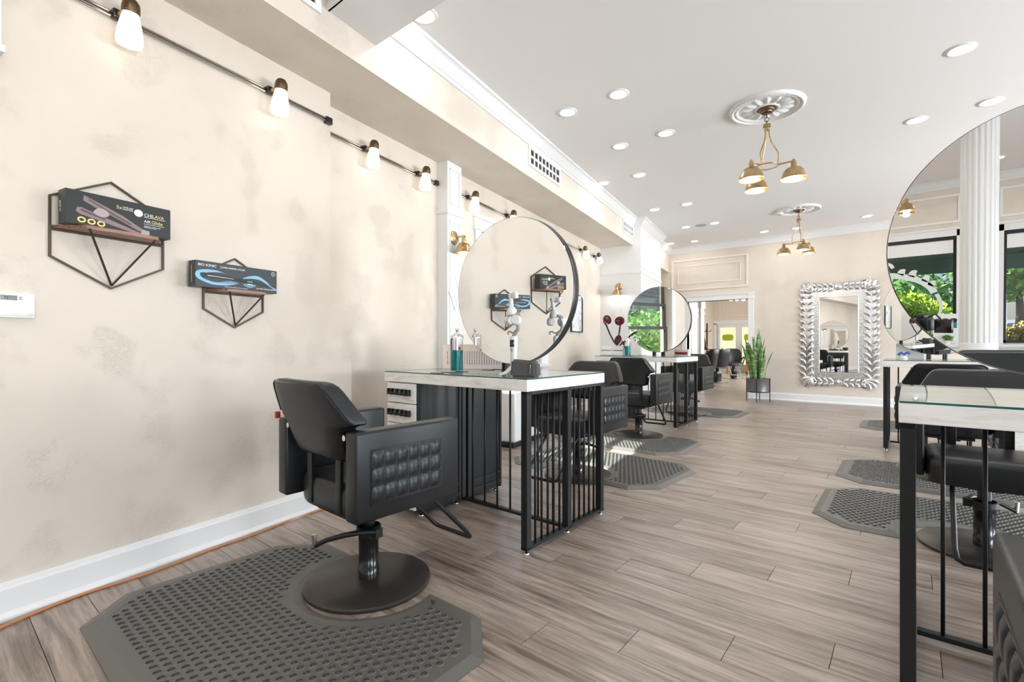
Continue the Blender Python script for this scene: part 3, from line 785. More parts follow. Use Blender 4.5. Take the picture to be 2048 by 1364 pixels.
# ------------------------------------------------------------------ things on the second left station
T2 = TT*1.02
dr = E('drawer_box', (-3.40, 6.62, T2), rad(3)); tag(dr, 'small white two-drawer box carrying red glass flowers', 'box')
rbox('body', -.19, .19, -.12, .12, 0, .145, white2, dr, bev=.004)
for x0, x1 in ((-.185, -.004), (.004, .185)):
    d = rbox('drawer', x0, x1, -.128, -.12, .075, .14, white, dr, bev=.002); rbox('pull_slot', x0+.02, x1-.01, -.1285, -.126, .072, .08, bgloss, d, bev=0)
    rbox('drawer', x0, x1, -.128, -.12, .004, .07, white, dr, bev=.002)
fz = T2+.1455
def flower(loc, tilt, rz, pts, lab):
    t = E('glass_flower', loc); tag(t, lab, 'glass flower', 'red art glass flowers on the white drawer box')
    tubeo('stem', pts, [.012]*len(pts), bgloss, t, 8)
    tip = Vector(pts[-1]); M = Matrix.Translation(tip) @ Matrix.Rotation(rz, 4, 'Z') @ Matrix.Rotation(tilt, 4, 'X')
    latheo('bell', [(.008, 0), (.02, .03), (.045, .075), (.07, .1), (.072, .1), (.046, .072), (.022, .026), (0, .004)], clearart, t, 20, M)
    latheo('red_heart', [(0, .09), (.03, .092), (.06, .1), (.072, .108), (.06, .113), (.03, .106), (0, .1)], redg, t, 20, M)
flower((-3.36, 6.6, fz), rad(80), rad(60), [(0, 0, .006), (-.05, 0, .06), (-.12, 0, .18), (-.17, -.005, .3), (-.22, -.01, .37)], 'red glass flower on a black stem leaning left over the drawer box')
flower((-3.385, 6.67, fz), rad(70), rad(20), [(0, 0, .006), (.01, 0, .1), (.03, 0, .22), (.045, 0, .33)], 'tallest red glass flower with upright black stem on the drawer box')
flower((-3.31, 6.59, fz), rad(75), rad(-20), [(0, 0, .006), (.02, 0, .02), (.05, -.005, .045), (.06, -.01, .06)], 'low red glass flower lying near the drawer box top')
tubeo('black_stem', [(-3.27, 6.62, fz+.013), (-3.22, 6.61, fz+.09), (-3.12, 6.6, fz+.17), (-3.07, 6.59, fz+.2)], .012, bgloss)
tag(bpy.data.objects['black_stem'], 'bare black stem leaning right beside the red glass flowers', 'stem')
jar_barber('disinfectant_jar', (-3.13, 6.48, T2), .95, 'dark teal disinfectant jar in front of the second left round mirror')
rb = E('red_box', (-2.50, 6.93, T2), rad(5)); tag(rb, 'pale pink open box holding dark red packs on the second left station', 'box')
rbox('body', -.1, .1, -.06, .06, 0, .06, pinkw, rb, bev=.003); rbox('pack', -.085, .085, -.065, -.04, .02, .055, mat('wine_red', (.2, .012, .02), .4), rb, bev=.003); rbox('lid', -.1, .1, -.06, .06, .061, .095, pinkw, rb, bev=.003)
# far right station
wb = E('paper_box', (.02, 7.0, T2), 0); tag(wb, 'plain white card box on the far right station', 'box')
rbox('body', -.12, .12, -.05, .05, 0, .17, white, wb, bev=.003); rbox('lid', -.122, .122, -.052, .052, .135, .173, white2, wb, bev=.003)
fg = E('figurine', (-.03, 6.62, T2), 0); tag(fg, 'tiny blue and white figurine on the far right station', 'figurine')
latheo('body', [(0, 0), (.03, 0), (.034, .02), (.02, .04), (0, .045)], white2, fg, 14)
tubeo('blue_wings', [(-.05, 0, .05), (-.02, 0, .075), (0, 0, .055), (.025, 0, .08), (.05, 0, .06)], .014, mat('cobalt', (.03, .09, .3), .35), fg, 8)

# ------------------------------------------------------------------ wall shelves and cartons (frames in wall coordinates: x out, y along)
def hex_shelf(s, hwid, zb, zv0, zv1, zt, zs, dep, lab):
    t = E('wall_shelf', tuple(WL(s, 0, zs)), WA); tag(t, lab, 'shelf', 'hexagonal wire wall shelves')
    r = .0052; x = .008
    fr = B(); tube(fr, [(x, -hwid, zv0-zs), (x, -hwid, zv1-zs), (x, 0, zt-zs), (x, hwid, zv1-zs), (x, hwid, zv0-zs), (x, 0, zb-zs)], r*1.3, 4, closed=True)
    finish('hexagon_frame', fr, wire, t)
    fw = hwid*.58
    for sg in (-1, 1): tubeo('strut', [(dep, sg*fw, -.016), (x+.004, 0, zb-zs+.012)], r*.9, wire, t, 6)
    bm = B(); prism(bm, [(.003, -hwid+.006), (dep, -fw-.01), (dep, fw+.01), (.003, hwid-.006)], -.014, 0)
    finish('board', bm, walnut, t)
    tubeo('rail', [(.008, -hwid, -.018), (.008, hwid, -.018)], r*.9, wire, t, 6)
    return t
hex_shelf(-1.216, .215, 1.362, 1.479, 1.735, 1.851, 1.612, .135, 'larger-looking bronze wire hexagon shelf holding a flat iron carton')
hex_shelf(-.636, .17, 1.199, 1.296, 1.491, 1.588, 1.403, .125, 'bronze wire hexagon shelf holding the curling iron carton')
def carton(name, s0, s1, n0, n1, z0, z1, m, lab, yaw=0):
    t = E(name, tuple(WL((s0+s1)/2, (n0+n1)/2, z0)), WA+rad(yaw)); tag(t, lab, 'box', 'hair tool cartons on the wall shelves')
    rbox('carton', -(n1-n0)/2, (n1-n0)/2, -(s1-s0)/2, (s1-s0)/2, 0, z1-z0, m, t, bev=.0012, seg=1)
    return t, (n1-n0)/2, (s1-s0)/2, z1-z0
# face frame: text x -> local +y, text y -> +z, normal +x
def FM(x, y, z, rot=0): return Matrix.Translation((x, y, z)) @ Matrix(((0, 0, 1, 0), (1, 0, 0, 0), (0, 1, 0, 0), (0, 0, 0, 1))) @ Matrix.Rotation(rot, 4, 'Z')
def flat(name, pts, x, m, parent, th=.0005):
    bm = B(); a = [bm.verts.new((x, p[0], p[1])) for p in pts]; b = [bm.verts.new((x+th, p[0], p[1])) for p in pts]
    n = len(pts); bm.faces.new(a[::-1]); bm.faces.new(b)
    for i in range(n): bm.faces.new((a[i], a[(i+1) % n], b[(i+1) % n], b[i]))
    return finish(name, bm, m, parent)
def disc(name, y, z, ry, rz_, x, m, parent, th=.0005, n=24): return flat(name, [(y+ry*math.cos(2*PI*i/n), z+rz_*math.sin(2*PI*i/n)) for i in range(n)], x, m, parent, th)
def smooth_closed(pts, k=4):
    n = len(pts); out = []
    for i in range(n):
        p0, p1, p2, p3 = [Vector(pts[(i+j-1) % n]) for j in range(4)]
        for q in range(k):
            t = q/k; out.append(tuple(.5*((2*p1)+(-p0+p2)*t+(2*p0-5*p1+4*p2-p3)*t*t+(-p0+3*p1-3*p2+p3)*t**3)))
    return out
c1, hx, hs_, H1 = carton('flat_iron_box', -1.415, -1.018, .045, .115, 1.6125, 1.756, boxblack, 'black flat iron carton with gold lettering on the upper-left shelf')
fx = hx+.0003
pr = c1
flat('iron_plate', [(-.165, .055), (-.16, .072), (-.145, .074), (.075, .006), (.07, -.0), (.05, .001), (-.15, .045)], fx, mauve, pr)
flat('iron_plate', [(-.140, .105), (-.137, .128), (.0, .072), (.085, .024), (.083, .012), (.06, .018), (-.03, .058), (-.1, .086)], fx, mauve, pr)
flat('iron_heater', [(-.152, .06), (-.145, .069), (-.06, .045), (-.065, .036)], fx+.0006, mauved, pr)
flat('iron_heater', [(-.125, .112), (-.12, .117), (.04, .04), (.03, .036), (-.05, .072)], fx+.0006, mauved, pr)
flat('iron_glint', smooth_closed([(-.105, .062), (-.085, .085), (-.055, .078), (-.05, .058), (-.075, .048)]), fx+.0008, mat('pale_glint', (.42, .36, .36), .4), pr)
flat('iron_hinge', [(.072, -.0), (.078, .026), (.108, .022), (.108, .003)], fx+.0008, mat('rose_cap', (.40, .34, .34), .4), pr)
for k in range(3):
    y = -.145+.034*k; disc('gold_seal', y, .022-.002*k, .0145, .0125, fx, gold, pr); disc('seal_mark', y, .022-.002*k, .0085, .0065, fx+.0006, boxblack, pr)
disc('white_seal', .064, .098, .0175, .0165, fx, wprint, pr)
text('CHI', .0205, wprint, pr, FM(fx, .086, .089), xs=1.0); text('LAVA', .0205, gold, pr, FM(fx, .1205, .089), xs=.98)
text('AIR', .018, wprint, pr, FM(fx, .086, .060), xs=1.0); text('Glide', .022, gold, pr, FM(fx, .1165, .0595), xs=1.0)
for z, a, b in ((.084, .086, .176), (.053, .086, .170)): flat('underline', [(a, z), (b, z), (b, z+.0016), (a, z+.0016)], fx, wprint, pr)
text('PROFESSIONAL CERAMIC INFUSED\nHAIRSTYLING FLAT IRON', .0062, wprint, pr, FM(fx, .086, .042), xs=.72)
text('5x', .022, gold, pr, FM(fx, -.022, .1)); text('FASTER GLIDE\nPROTECTION', .0088, wprint, pr, FM(fx, .003, .108), xs=.72)
# carton's narrow end faces the camera side (-y)
M_ = Matrix.Translation((-.012, -hs_-.0003, .05)) @ Matrix(((1, 0, 0, 0), (0, 0, -1, 0), (0, 1, 0, 0), (0, 0, 0, 1))) @ Matrix.Rotation(PI/2, 4, 'Z')
text('AIR GLIDE', .013, wprint, pr, M_, xs=.8)

c2, hx, hs_, H2 = carton('curling_iron_box', -.893, -.435, .03, .095, 1.4035, 1.538, boxblue, 'charcoal curling iron carton with blue swirls on the lower right shelf')
fx = hx+.0003; pr = c2
flat('blue_swirl', smooth_closed([(-.226, .075), (-.19, .09), (-.12, .092), (-.07, .078), (-.10, .084), (-.17, .076), (-.2, .05), (-.14, .03), (-.08, .034), (-.01, .036), (-.06, .02), (-.14, .016), (-.2, .032), (-.227, .05)]), fx, blue1, pr)
flat('blue_swirl', smooth_closed([(.02, .066), (.06, .084), (.11, .09), (.16, .066), (.19, .04), (.227, .025), (.227, .015), (.18, .04), (.13, .066), (.08, .072)]), fx, blue1, pr)
flat('blue_swirl', smooth_closed([(.02, .034), (.07, .042), (.1, .034), (.06, .018)]), fx, blue2, pr)
flat('blue_swirl', smooth_closed([(-.11, .03), (-.05, .044), (.0, .036), (-.05, .03)]), fx+.0006, blue2, pr)
flat('styler_wand', smooth_closed([(-.206, .062), (-.19, .074), (-.08, .068), (.0, .064), (.08, .056), (.165, .047), (.165, .037), (.08, .04), (.0, .046), (-.1, .05), (-.19, .05)]), fx+.0008, bgloss, pr)
flat('barrel_glint', [(-.17, .064), (-.03, .059), (-.03, .055), (-.17, .058)], fx+.0014, mat('barrel_grey', (.35, .33, .32), .3), pr)
for k in range(3): disc('button', .05+.011*k, .052, .003, .0026, fx+.0014, wprint, pr, n=10)
flat('display', [(.048, .04), (.078, .038), (.078, .034), (.048, .036)], fx+.0014, wprint, pr)
text('BIO IONIC', .018, wprint, pr, FM(fx, -.217, .108), xs=1.12); text('|', .018, wprint, pr, FM(fx, -.103, .108)); text('LONG BARREL STYLER', .0125, wprint, pr, FM(fx, -.096, .109), xs=1.03)
text('1.25" PRO CURLING IRON', .0105, wprint, pr, FM(fx, .098, .016), xs=.95)
text('CREATES LONG LASTING CURLS WITH MOISTURE', .006, wprint, pr, FM(fx, -.08, .009), xs=.95)
bm = B(); tube(bm, [(fx, .205+.011*math.cos(2*PI*i/20), .113+.011*math.sin(2*PI*i/20)) for i in range(20)], .0012, 4, True); finish('round_logo', bm, wprint, pr)
text('C', .012, wprint, pr, FM(fx, .2005, .109))
bm = B(); box(bm, -.004, -.001, -hs_-.0006, -hs_, .02, .11); finish('side_stripe', bm, gold, pr)

# thermostat
th = E('thermostat', tuple(WL(-1.535, 0, 1.21)), WA); tag(th, 'white wall thermostat with grey display at the left frame edge', 'thermostat')
rbox('body', 0, .026, -.06, .052, 0, .1, white, th, bev=.003)
rbox('cover', .026, .029, -.058, .050, .008, .062, white2, th, bev=.001)
rbox('display', .026, .0275, -.05, -.001, .070, .089, ledm, th, bev=.0005)
for z in (.073, .081): rbox('button', .026, .028, .004, .013, z, z+.0045, mgrey, th, bev=.0008)
text('72', .013, bgloss, th, FM(.0277, -.04, .074)); rbox('maker_mark', .029, .0293, .032, .045, .013, .0155, mgrey, th, bev=0)
# white box at the frame's upper left
up = E('wall_box', tuple(WL(-1.66, 0, 2.25)), WA); tag(up, 'white wall box cut off at the upper left corner', 'wall box')
rbox('body', 0, .06, -.25, .072, .02, .5, white2, up, bev=.004); rbox('foot_rail', 0, .075, -.25, .078, -.01, .02, white2, up, bev=.003)
# orange cable along the baseboard
pts = []
for i in range(60):
    s = -3.2+3.35*i/59
    pts.append(WL(s, .052+.012*math.sin(s*5.1)+.01*math.sin(s*11+1)+(.03 if s < -1.3 else 0)*min(1, (-1.3-s)/.3 if s < -1.3 else 0), .007))
tubeo('extension_cable', pts, .0055, cable, None, 6); tag(bpy.data.objects['extension_cable'], 'orange cable lying along the foot of the left baseboard', 'cable')

# ------------------------------------------------------------------ track lights on the left wall
def track(s0, s1, nb, heads, lab, zt=2.628):
    t = E('track_light', tuple(WL((s0+s1)/2, nb, zt)), WA); tag(t, lab, 'track light', 'track lights along the left wall')
    h = (s1-s0)/2
    bm = B()
    box(bm, .0, .012, -h, h, -.012, .012)
    tube(bm, [(.02, -h+.01, .009), (.02, h-.01, .009)], .006, 8); tube(bm, [(.02, -h+.01, -.009), (.02, h-.01, -.009)], .006, 8)
    finish('rail', bm, steel, t, smooth=40)
    for y in (-h, h-.05): rbox('end_cap', 0, .032, y, y+.05, -.022, .022, bgloss, t, bev=.003)
    for s, tl in heads:
        y = s-(s0+s1)/2
        hd = rbox('connector', .012, .05, y-.024, y+.024, -.021, .021, bgloss, t, bev=.008)
        tubeo('brass_arm', [(.045, y, 0), (.075, y+.012, .004), (.1, y+.02, .012)], [.011, .013, .015], brass, hd, 12)
        M = Matrix.Translation((.105, y+.022, .02)) @ Matrix.Rotation(tl, 4, 'X') @ Matrix.Rotation(.1, 4, 'Y')
        latheo('cap', [(0, .04), (.022, .036), (.033, .02), (.036, 0), (.036, -.018), (.033, -.02), (.033, -.026)], dbrass, hd, 20, M)
        latheo('frosted_shade', [(.030, -.02), (.036, -.045), (.045, -.085), (.051, -.125), (.052, -.15), (.048, -.165), (.03, -.172), (0, -.172)], frost, hd, 22, M)
        p = t.matrix_basis @ Vector((.11, y+.022, -.2))
        lamp('POINT', 'track_bulb', (.16, y+.022, -.13), (0, 0, 0), 0.25, (1, .95, .88), t, shadow_soft_size=.05)
    return t
track(-1.6, .03, 0, [(-1.2, .0), (-.435, .0)], 'nearest track light with two frosted heads, top left')
track(.07, 1.40, NB, [(.47, .0), (1.1, .0)], 'middle track light with two frosted heads, ending at the first pillar')
track(1.66, 5.95, NB, [(1.89, .0), (2.70, .0), (5.07, .75), (5.72, .85)], 'far track light partly hidden behind the large round mirror')

# wall sconces (local x = out of the surface)
def sconce(loc, rz, lab):
    t = E('wall_sconce', loc, rz); tag(t, lab, 'sconce')
    latheo('back_plate', [(0, .026), (.018, .024), (.03, .014), (.058, .012), (.066, .006), (.067, 0), (0, 0)], brass, t, 32, Matrix.Rotation(PI/2, 4, 'Y'))
    tubeo('arm', [(.02, 0, 0), (.07, 0, .006), (.115, 0, .004)], .008, brass, t, 10)
    latheo('knuckle', [(0, -.014), (.012, -.014), (.012, .014), (0, .014)], brass, t, 14, Matrix.Translation((.115, 0, .004)) @ Matrix.Rotation(PI/2, 4, 'X'))
    latheo('socket', [(.021, -.012), (.021, -.05), (.026, -.052), (.026, -.06), (.024, -.062)], brass, t, 20, Matrix.Translation((.115, 0, 0)))
    sh = latheo('shade', [(.024, -.058), (.042, -.064), (.06, -.085), (.072, -.115), (.080, -.15), (.083, -.152), (.081, -.155), (.069, -.117), (.056, -.088), (.04, -.07), (.0, -.062)], brass, t, 32, Matrix.Translation((.115, 0, 0)))
    latheo('bulb', [(0, -.08), (.02, -.085), (.03, -.11), (.03, -.13), (.018, -.145), (0, -.148)], bulbm, sh, 16, Matrix.Translation((.115, 0, 0)))
    lamp('POINT', 'sconce_bulb', (.115, 0, -.142), (0, 0, 0), 3, (1, .93, .84), t, shadow_soft_size=.03)
    return t
sconce(tuple(WL(1.515, -.03, 2.125)), WA, 'brass bell wall sconce on the narrow white pillar')
sconce(tuple(WL(6.13, .19, 2.125)), WA-PI/2, 'brass bell wall sconce on the wide white pillar above the red flowers')

# white diamond ornaments on the pillars
def diamond(loc, rz, w, h, lab):
    t = E('diamond_ornament', loc, rz); tag(t, lab, 'ornament')
    tubeo('diamond_frame', [(.012, -w, 0), (.012, 0, h), (.012, w, 0), (.012, 0, -h)], .006, white, t, 4, True)
    tubeo('cross_strut', [(.012, 0, -h), (.05, 0, -h*.35), (.012, -w, 0)], .004, white, t, 4); tubeo('cross_strut', [(.05, 0, -h*.35), (.012, w, 0)], .004, white, t, 4)
diamond(tuple(WL(1.515, -.03, 1.60)), WA, .085, .165, 'white wire diamond ornament on the narrow pillar below the sconce')
diamond(tuple(WL(6.13, .19, 1.66)), WA-PI/2, .09, .19, 'white wire diamond ornament on the wide pillar above the red flowers')

# vents in the soffit
def vent(s0, s1, z0, z1, lab):
    t = E('air_vent', tuple(WL((s0+s1)/2, .44, (z0+z1)/2)), WA); tag(t, lab, 'vent', 'white air vents in the soffit')
    a, h = (s1-s0)/2, (z1-z0)/2
    rbox('backing', 0, .002, -a+.01, a-.01, -h+.01, h-.01, bgloss, t, bev=0)
    bm = B(); f = .04
    for q in ((-a, -a+f, -h, h), (a-f, a, -h, h), (-a+f, a-f, -h, -h+f*.8), (-a+f, a-f, h-f*.8, h)): box(bm, 0, .014, *q)
    finish('frame', bm, white2, t)
    n = 8
    for i in range(1, n):
        y = -a+f+(2*a-2*f)*i/n; rbox('slat', .002, .012, y-.012, y+.012, -h+f*.8, h-f*.8, white2, t, bev=0)
    rbox('cross_bar', .002, .0125, -a+f, a-f, -.012, .012, white2, t, bev=0)
    return t
vent(2.15, 2.96, 2.945, 3.155, 'large white air vent in the soffit above the round mirror')
vent(5.5, 6.12, 2.945, 3.155, 'far white air vent in the soffit beside the wide pillar')
vent(-1.2, -.41, 2.965, 3.155, 'white air vent in the soffit at the top frame edge, left of the beam')

# picture frame on the left wall
pf = E('picture_frame', tuple(WL(4.95, NB, 1.60)), WA); tag(pf, 'thin black framed grey print on the left wall', 'picture')
bm = B()
for q in ((-.24, -.222, -.30, .30), (.222, .24, -.30, .30), (-.222, .222, -.30, -.282), (-.222, .222, .282, .30)): box(bm, .002, .028, *q)
finish('frame', bm, bgloss, pf)
pm = mat('sketch_print', (.8, .8, .8), .4); n_ = noise(pm, coords(pm, (1, 3, 4), rot=(.5, 0, 0)), 1.4, 6, .6, 1.5)
L(pm, ramp(pm, n_, [(.36, (.42, .43, .46)), (.48, (.78, .79, .80)), (.7, (.86, .86, .86))]), pb(pm).inputs['Base Color'])
rbox('print', .004, .012, -.222, .222, -.282, .282, pm, pf, bev=0)

# ------------------------------------------------------------------ ceiling fixtures
downs = [(-2.487, 2.125), (-1.954, 3.867), (-2.477, 3.863), (-1.937, 4.885), (-2.452, 4.888), (-2.681, 5.876), (-3.19, 5.859), (-2.66, 7.551), (-3.169, 7.53), (-2.685, 9.044), (-3.186, 9.017),
         (-3.963, 10.271), (-3.476, 10.344), (-2.146, 10.325), (-1.61, 10.401), (-.533, 10.19), (.304, 4.886), (.579, 6.1), (.064, 6.144),
         (.30, 2.5), (.8, .3), (-.7, .6), (-1.3, .0), (-.6, -1.2), (-1.6, -1.3), (-.6, -3.2), (-1.4, -3.3), (-.6, -5.2), (1.0, -5.2)]  # lights towards the shop front, several added to brighten surfaces facing them
names_ = ['by the white beam', 'in the near pair, right one', 'in the near pair, left one', 'of the second pair, right one', 'of the second pair, left one', 'of the third pair, right one', 'of the third pair, beside the crown moulding',
          'of the fourth pair, right one', 'of the fourth pair, left one', 'right of the round ceiling speaker', 'left of the round ceiling speaker', 'in the far left ceiling corner', 'next to the far left ceiling corner',
          'left of the far pendant over the doorway', 'just behind the far pendant', 'near the far wall above the ornate mirror', 'largest at the upper right', 'just above the large round mirror edge', 'right of the near pendant']
dn0 = E('recessed_light')
latheo('trim_ring', [(.066, .0), (.066, -.004), (.072, -.009), (.088, -.007), (.093, -.002), (.093, 0)], white, dn0, 36)
latheo('lamp_lens', [(0, -.003), (.066, -.003), (.066, -.001), (0, -.001)], lens, dn0, 28)
for i, (x, y) in enumerate(downs):
    o = dn0 if i == 0 else copy_tree(dn0)
    o.location = (x, y, CZ)
    if i < len(names_): tag(o, 'round recessed ceiling light '+names_[i], 'ceiling light', 'recessed ceiling lights')
    else: tag(o, 'recessed ceiling light behind the viewer, seen only in mirrors', 'ceiling light', 'recessed lights towards the shop front')
for x, y in downs:
    lamp('AREA', 'recessed_beam', (x, y, CZ-.012), (0, 0, 0), 1.8 if y > 1 else 5.5, (1, .985, .965), None, shape='DISK', size=.13)
sp = E('ceiling_speaker', (-2.93, 9.06, CZ)); tag(sp, 'flat grey round ceiling speaker between two far lights', 'speaker')
latheo('grille', [(0, -.008), (.08, -.008), (.095, -.004), (.1, 0)], mat('speaker_grey', (.42, .40, .38), .7), sp, 32)
sd = E('smoke_detector', (-1.646, 9.0, CZ)); tag(sd, 'white smoke detector left of the far pendant', 'smoke detector')
latheo('body', [(0, -.04), (.04, -.04), (.055, -.032), (.065, -.01), (.068, 0)], white, sd, 28); latheo('grille', [(0, -.042), (.025, -.042), (.028, -.039)], mgrey, sd, 16)

def medallion(x, y, lab):
    t = E('ceiling_medallion', (x, y, CZ)); tag(t, lab, 'medallion', 'white plaster ceiling medallions')
    latheo('rings', [(0, -.006), (.08, -.006), (.085, -.02), (.1, -.022), (.108, -.012), (.115, -.008), (.235, -.008), (.245, -.018), (.258, -.02), (.266, -.012), (.275, -.014), (.285, -.026), (.3, -.024), (.312, -.01), (.316, 0)], white, t, 72)
    bm = B(); n = 7
    prof = []
    V = []
    for i in range(n):
        u = i/(n-1); r = .11+.125*u; w = .034*math.sin(PI*min(1, u*.85+.12))**.7*(1 if u < .98 else .1)+.001
        V.append([bm.verts.new((r, k*w/2, -.008-.018*(1-abs(k)/2*.9)*math.sin(PI*(u*.8+.15)))) for k in (-2, -1, 0, 1, 2)])
    for A, C in zip(V, V[1:]):
        for k in range(4): bm.faces.new((A[k], A[k+1], C[k+1], C[k]))
    me = bpy.data.meshes.new('leaf'); bm.to_mesh(me); bm.free(); me.materials.append(white)
    for k in range(14): share('leaf', me, t, rot=(0, 0, 2*PI*k/14))
    bm = B(); N_ = 96
    for k in range(N_):
        a = 2*PI*k/N_; lathe(bm, [(0, -.033), (.006, -.029), (.008, -.024)], 6, Matrix.Translation((.292*math.cos(a), .292*math.sin(a), 0)))
    finish('bead_ring', bm, white, t, smooth=True)
    return t
def pendant(x, y, rz, lab):
    t = E('pendant_light', (x, y, CZ-.024), rz); tag(t, lab, 'pendant light', 'brass three-shade pendant lights')
    latheo('canopy', [(.066, .02), (.068, -.004), (.062, -.014), (.05, -.018), (.046, -.028), (.012, -.034), (.01, -.044), (0, -.044)], dbrass, t, 32)
    tubeo('loop', [(0, 0, -.04), (0, 0, -.075)], .005, dbrass, t, 8)
    for k, (z, a) in enumerate(((-.088, 0), (-.118, PI/2))):
        tubeo('chain_link', [(.018*math.cos(2*PI*i/14)*math.cos(a), .018*math.cos(2*PI*i/14)*math.sin(a), z+.02*math.sin(2*PI*i/14)) for i in range(14)], .0035, dbrass, t, 6, True)
    latheo('hub', [(0, -.13), (.03, -.132), (.033, -.14), (.033, -.146), (.028, -.148), (.033, -.152), (.033, -.16), (.024, -.166), (.022, -.19), (0, -.19)], brass, t, 24)
    R_ = .092; zr = -.52
    for k in range(3):
        a = 2*PI*k/3; c, s = math.cos(a), math.sin(a)
        tubeo('curved_arm', [(.016*c, .016*s, -.17), (.018*c, .018*s, -.235), (.035*c, .035*s, -.30), (.078*c, .078*s, -.385), (R_*c, R_*s, -.415), (R_*c, R_*s, zr)], .0062, brass, t, 8)
    tubeo('ring', [(R_*math.cos(2*PI*i/40), R_*math.sin(2*PI*i/40), zr) for i in range(40)], .0062, brass, t, 8, True)
    for k in range(3):
        a = 2*PI*k/3; c, s = math.cos(a), math.sin(a)
        ar = tubeo('shade_arm', [(R_*c, R_*s, zr), (.155*c, .155*s, zr+.004), (.21*c, .21*s, zr+.008)], .0075, brass, t, 8)
        M = Matrix.Translation((.215*c, .215*s, zr+.008))
        latheo('knuckle', [(0, -.016), (.014, -.016), (.014, .016), (0, .016)], brass, ar, 14, M @ Matrix.Rotation(PI/2, 4, 'X'))
        sh = latheo('shade', [(.012, 0), (.022, -.012), (.024, -.05), (.03, -.056), (.058, -.066), (.08, -.09), (.094, -.125), (.102, -.158), (.105, -.16), (.103, -.164), (.09, -.127), (.076, -.094), (.055, -.072), (.0, -.062)], brass, ar, 36, M)
        latheo('bulb', [(0, -.07), (.02, -.08), (.032, -.105), (.034, -.128), (.02, -.146), (0, -.15)], bulbm, ar, 16, M)
        lamp('POINT', 'pendant_bulb', (.215*c, .215*s, zr+.008-.155), (0, 0, 0), 4.5, (1, .94, .85), t, shadow_soft_size=.045)
    return t
pendant(-1.005, 4.95, rad(6), 'near brass pendant light with three bell shades under a plaster medallion')
medallion(-1.005, 4.95, 'nearer white plaster ceiling medallion above the brass pendant')
pendant(-1.36, 8.98, rad(56), 'far brass pendant light with three bell shades before the far wall')
medallion(-1.36, 8.98, 'farther white plaster ceiling medallion above the far brass pendant')
pendant(-.12, -4.6, YAW+rad(20), 'brass pendant light seen only as a reflection in the large round mirror')
medallion(-.12, -4.6, 'plaster ceiling medallion towards the shop front, seen only in mirrors')

# ------------------------------------------------------------------ plant
pt = E('snake_plant', (-2.27, 10.42, 0)); tag(pt, 'tall snake plant in a pewter pot on a black wire stand beside the doorway', 'plant')
latheo('pot', [(0, .19), (.185, .19), (.196, .2), (.198, .44), (.202, .445), (.19, .447), (.186, .42), (0, .41)], potm, pt, 40)
latheo('soil', [(0, .425), (.186, .42)], mat('soil', (.05, .035, .025), .9), pt, 24)
for k in range(4):
    a = rad(45+90*k-40); tubeo('stand_leg', [(.205*math.cos(a), .205*math.sin(a), 0), (.205*math.cos(a), .205*math.sin(a), .455)], .008, bmetal, pt, 6)
tubeo('stand_ring', [(.2*math.cos(2*PI*i/32), .2*math.sin(2*PI*i/32), .185) for i in range(32)], .007, bmetal, pt, 6, True)
rnd = random.Random(3)
for k in range(26):
    a = rnd.uniform(0, 2*PI); rr = .13*math.sqrt(rnd.random()); h = rnd.uniform(.55, .98)*(1-rr*1.4); lean = rr*1.1+rnd.uniform(0, .05); w = rnd.uniform(.03, .042); ph = rnd.uniform(0, PI)
    if k == 0: h, rr, lean = 1.0, .02, .03
    bm = B(); V = []; n = 9
    for i in range(n):
        u = i/(n-1); ww = w*(.62+.55*math.sin(PI*min(1, u*.9)))*(1 if u < .72 else max(.03, (1-u)/.28)**.8)
        cx_, cy_ = (rr+lean*u*u)*math.cos(a), (rr+lean*u*u)*math.sin(a); tw_ = ph+u*.7
        row = []
        for e, dd in ((-1, 0), (-.4, .006), (.4, .006), (1, 0), (.4, -.002), (-.4, -.002)):
            row.append(bm.verts.new((cx_+math.cos(tw_)*ww*e-math.sin(tw_)*dd, cy_+math.sin(tw_)*ww*e+math.cos(tw_)*dd, .42+h*u)))
        V.append(row)
    for A, C in zip(V, V[1:]):
        for j in range(6): bm.faces.new((A[j], A[(j+1) % 6], C[(j+1) % 6], C[j]))
    finish('leaf', bm, leafg, pt, smooth=True)

# ------------------------------------------------------------------ ornate silver mirror on the far wall
om = E('ornate_mirror', (-1.0, FARY, 1.295)); tag(om, 'ornate silver leaf framed rectangular mirror on the far wall', 'mirror')
OX, OZ = .575, .955; IX, IZ = .425, .825; GX, GZ = .305, .70
rbox('backing', -OX, OX, -.02, 0, -OZ, OZ, silver, om, bev=.004)
rbox('mirror_glass', -GX, GX, -.034, -.02, -GZ, GZ, mirror, om, bev=0)
etch = mat('etched_silver', (.75, .77, .78), .12, metal=1); n_ = noise(etch, coords(etch), 40, 4, .7); bump(etch, n_, .5, .01)
bm = B()
for q in ((-IX, -GX, -IZ, IZ), (GX, IX, -IZ, IZ), (-GX, GX, -IZ, -GZ), (-GX, GX, GZ, IZ)): box(bm, q[0], q[1], -.032, -.02, q[2], q[3])
finish('etched_border', bm, etch, om)
bm = B()
for X, Z in ((IX, IZ), (GX, GZ)):
    tube(bm, [(-X, -.036, -Z), (X, -.036, -Z), (X, -.036, Z), (-X, -.036, Z)], .009, 6, True)
finish('bead_moulding', bm, silver, om, smooth=40)
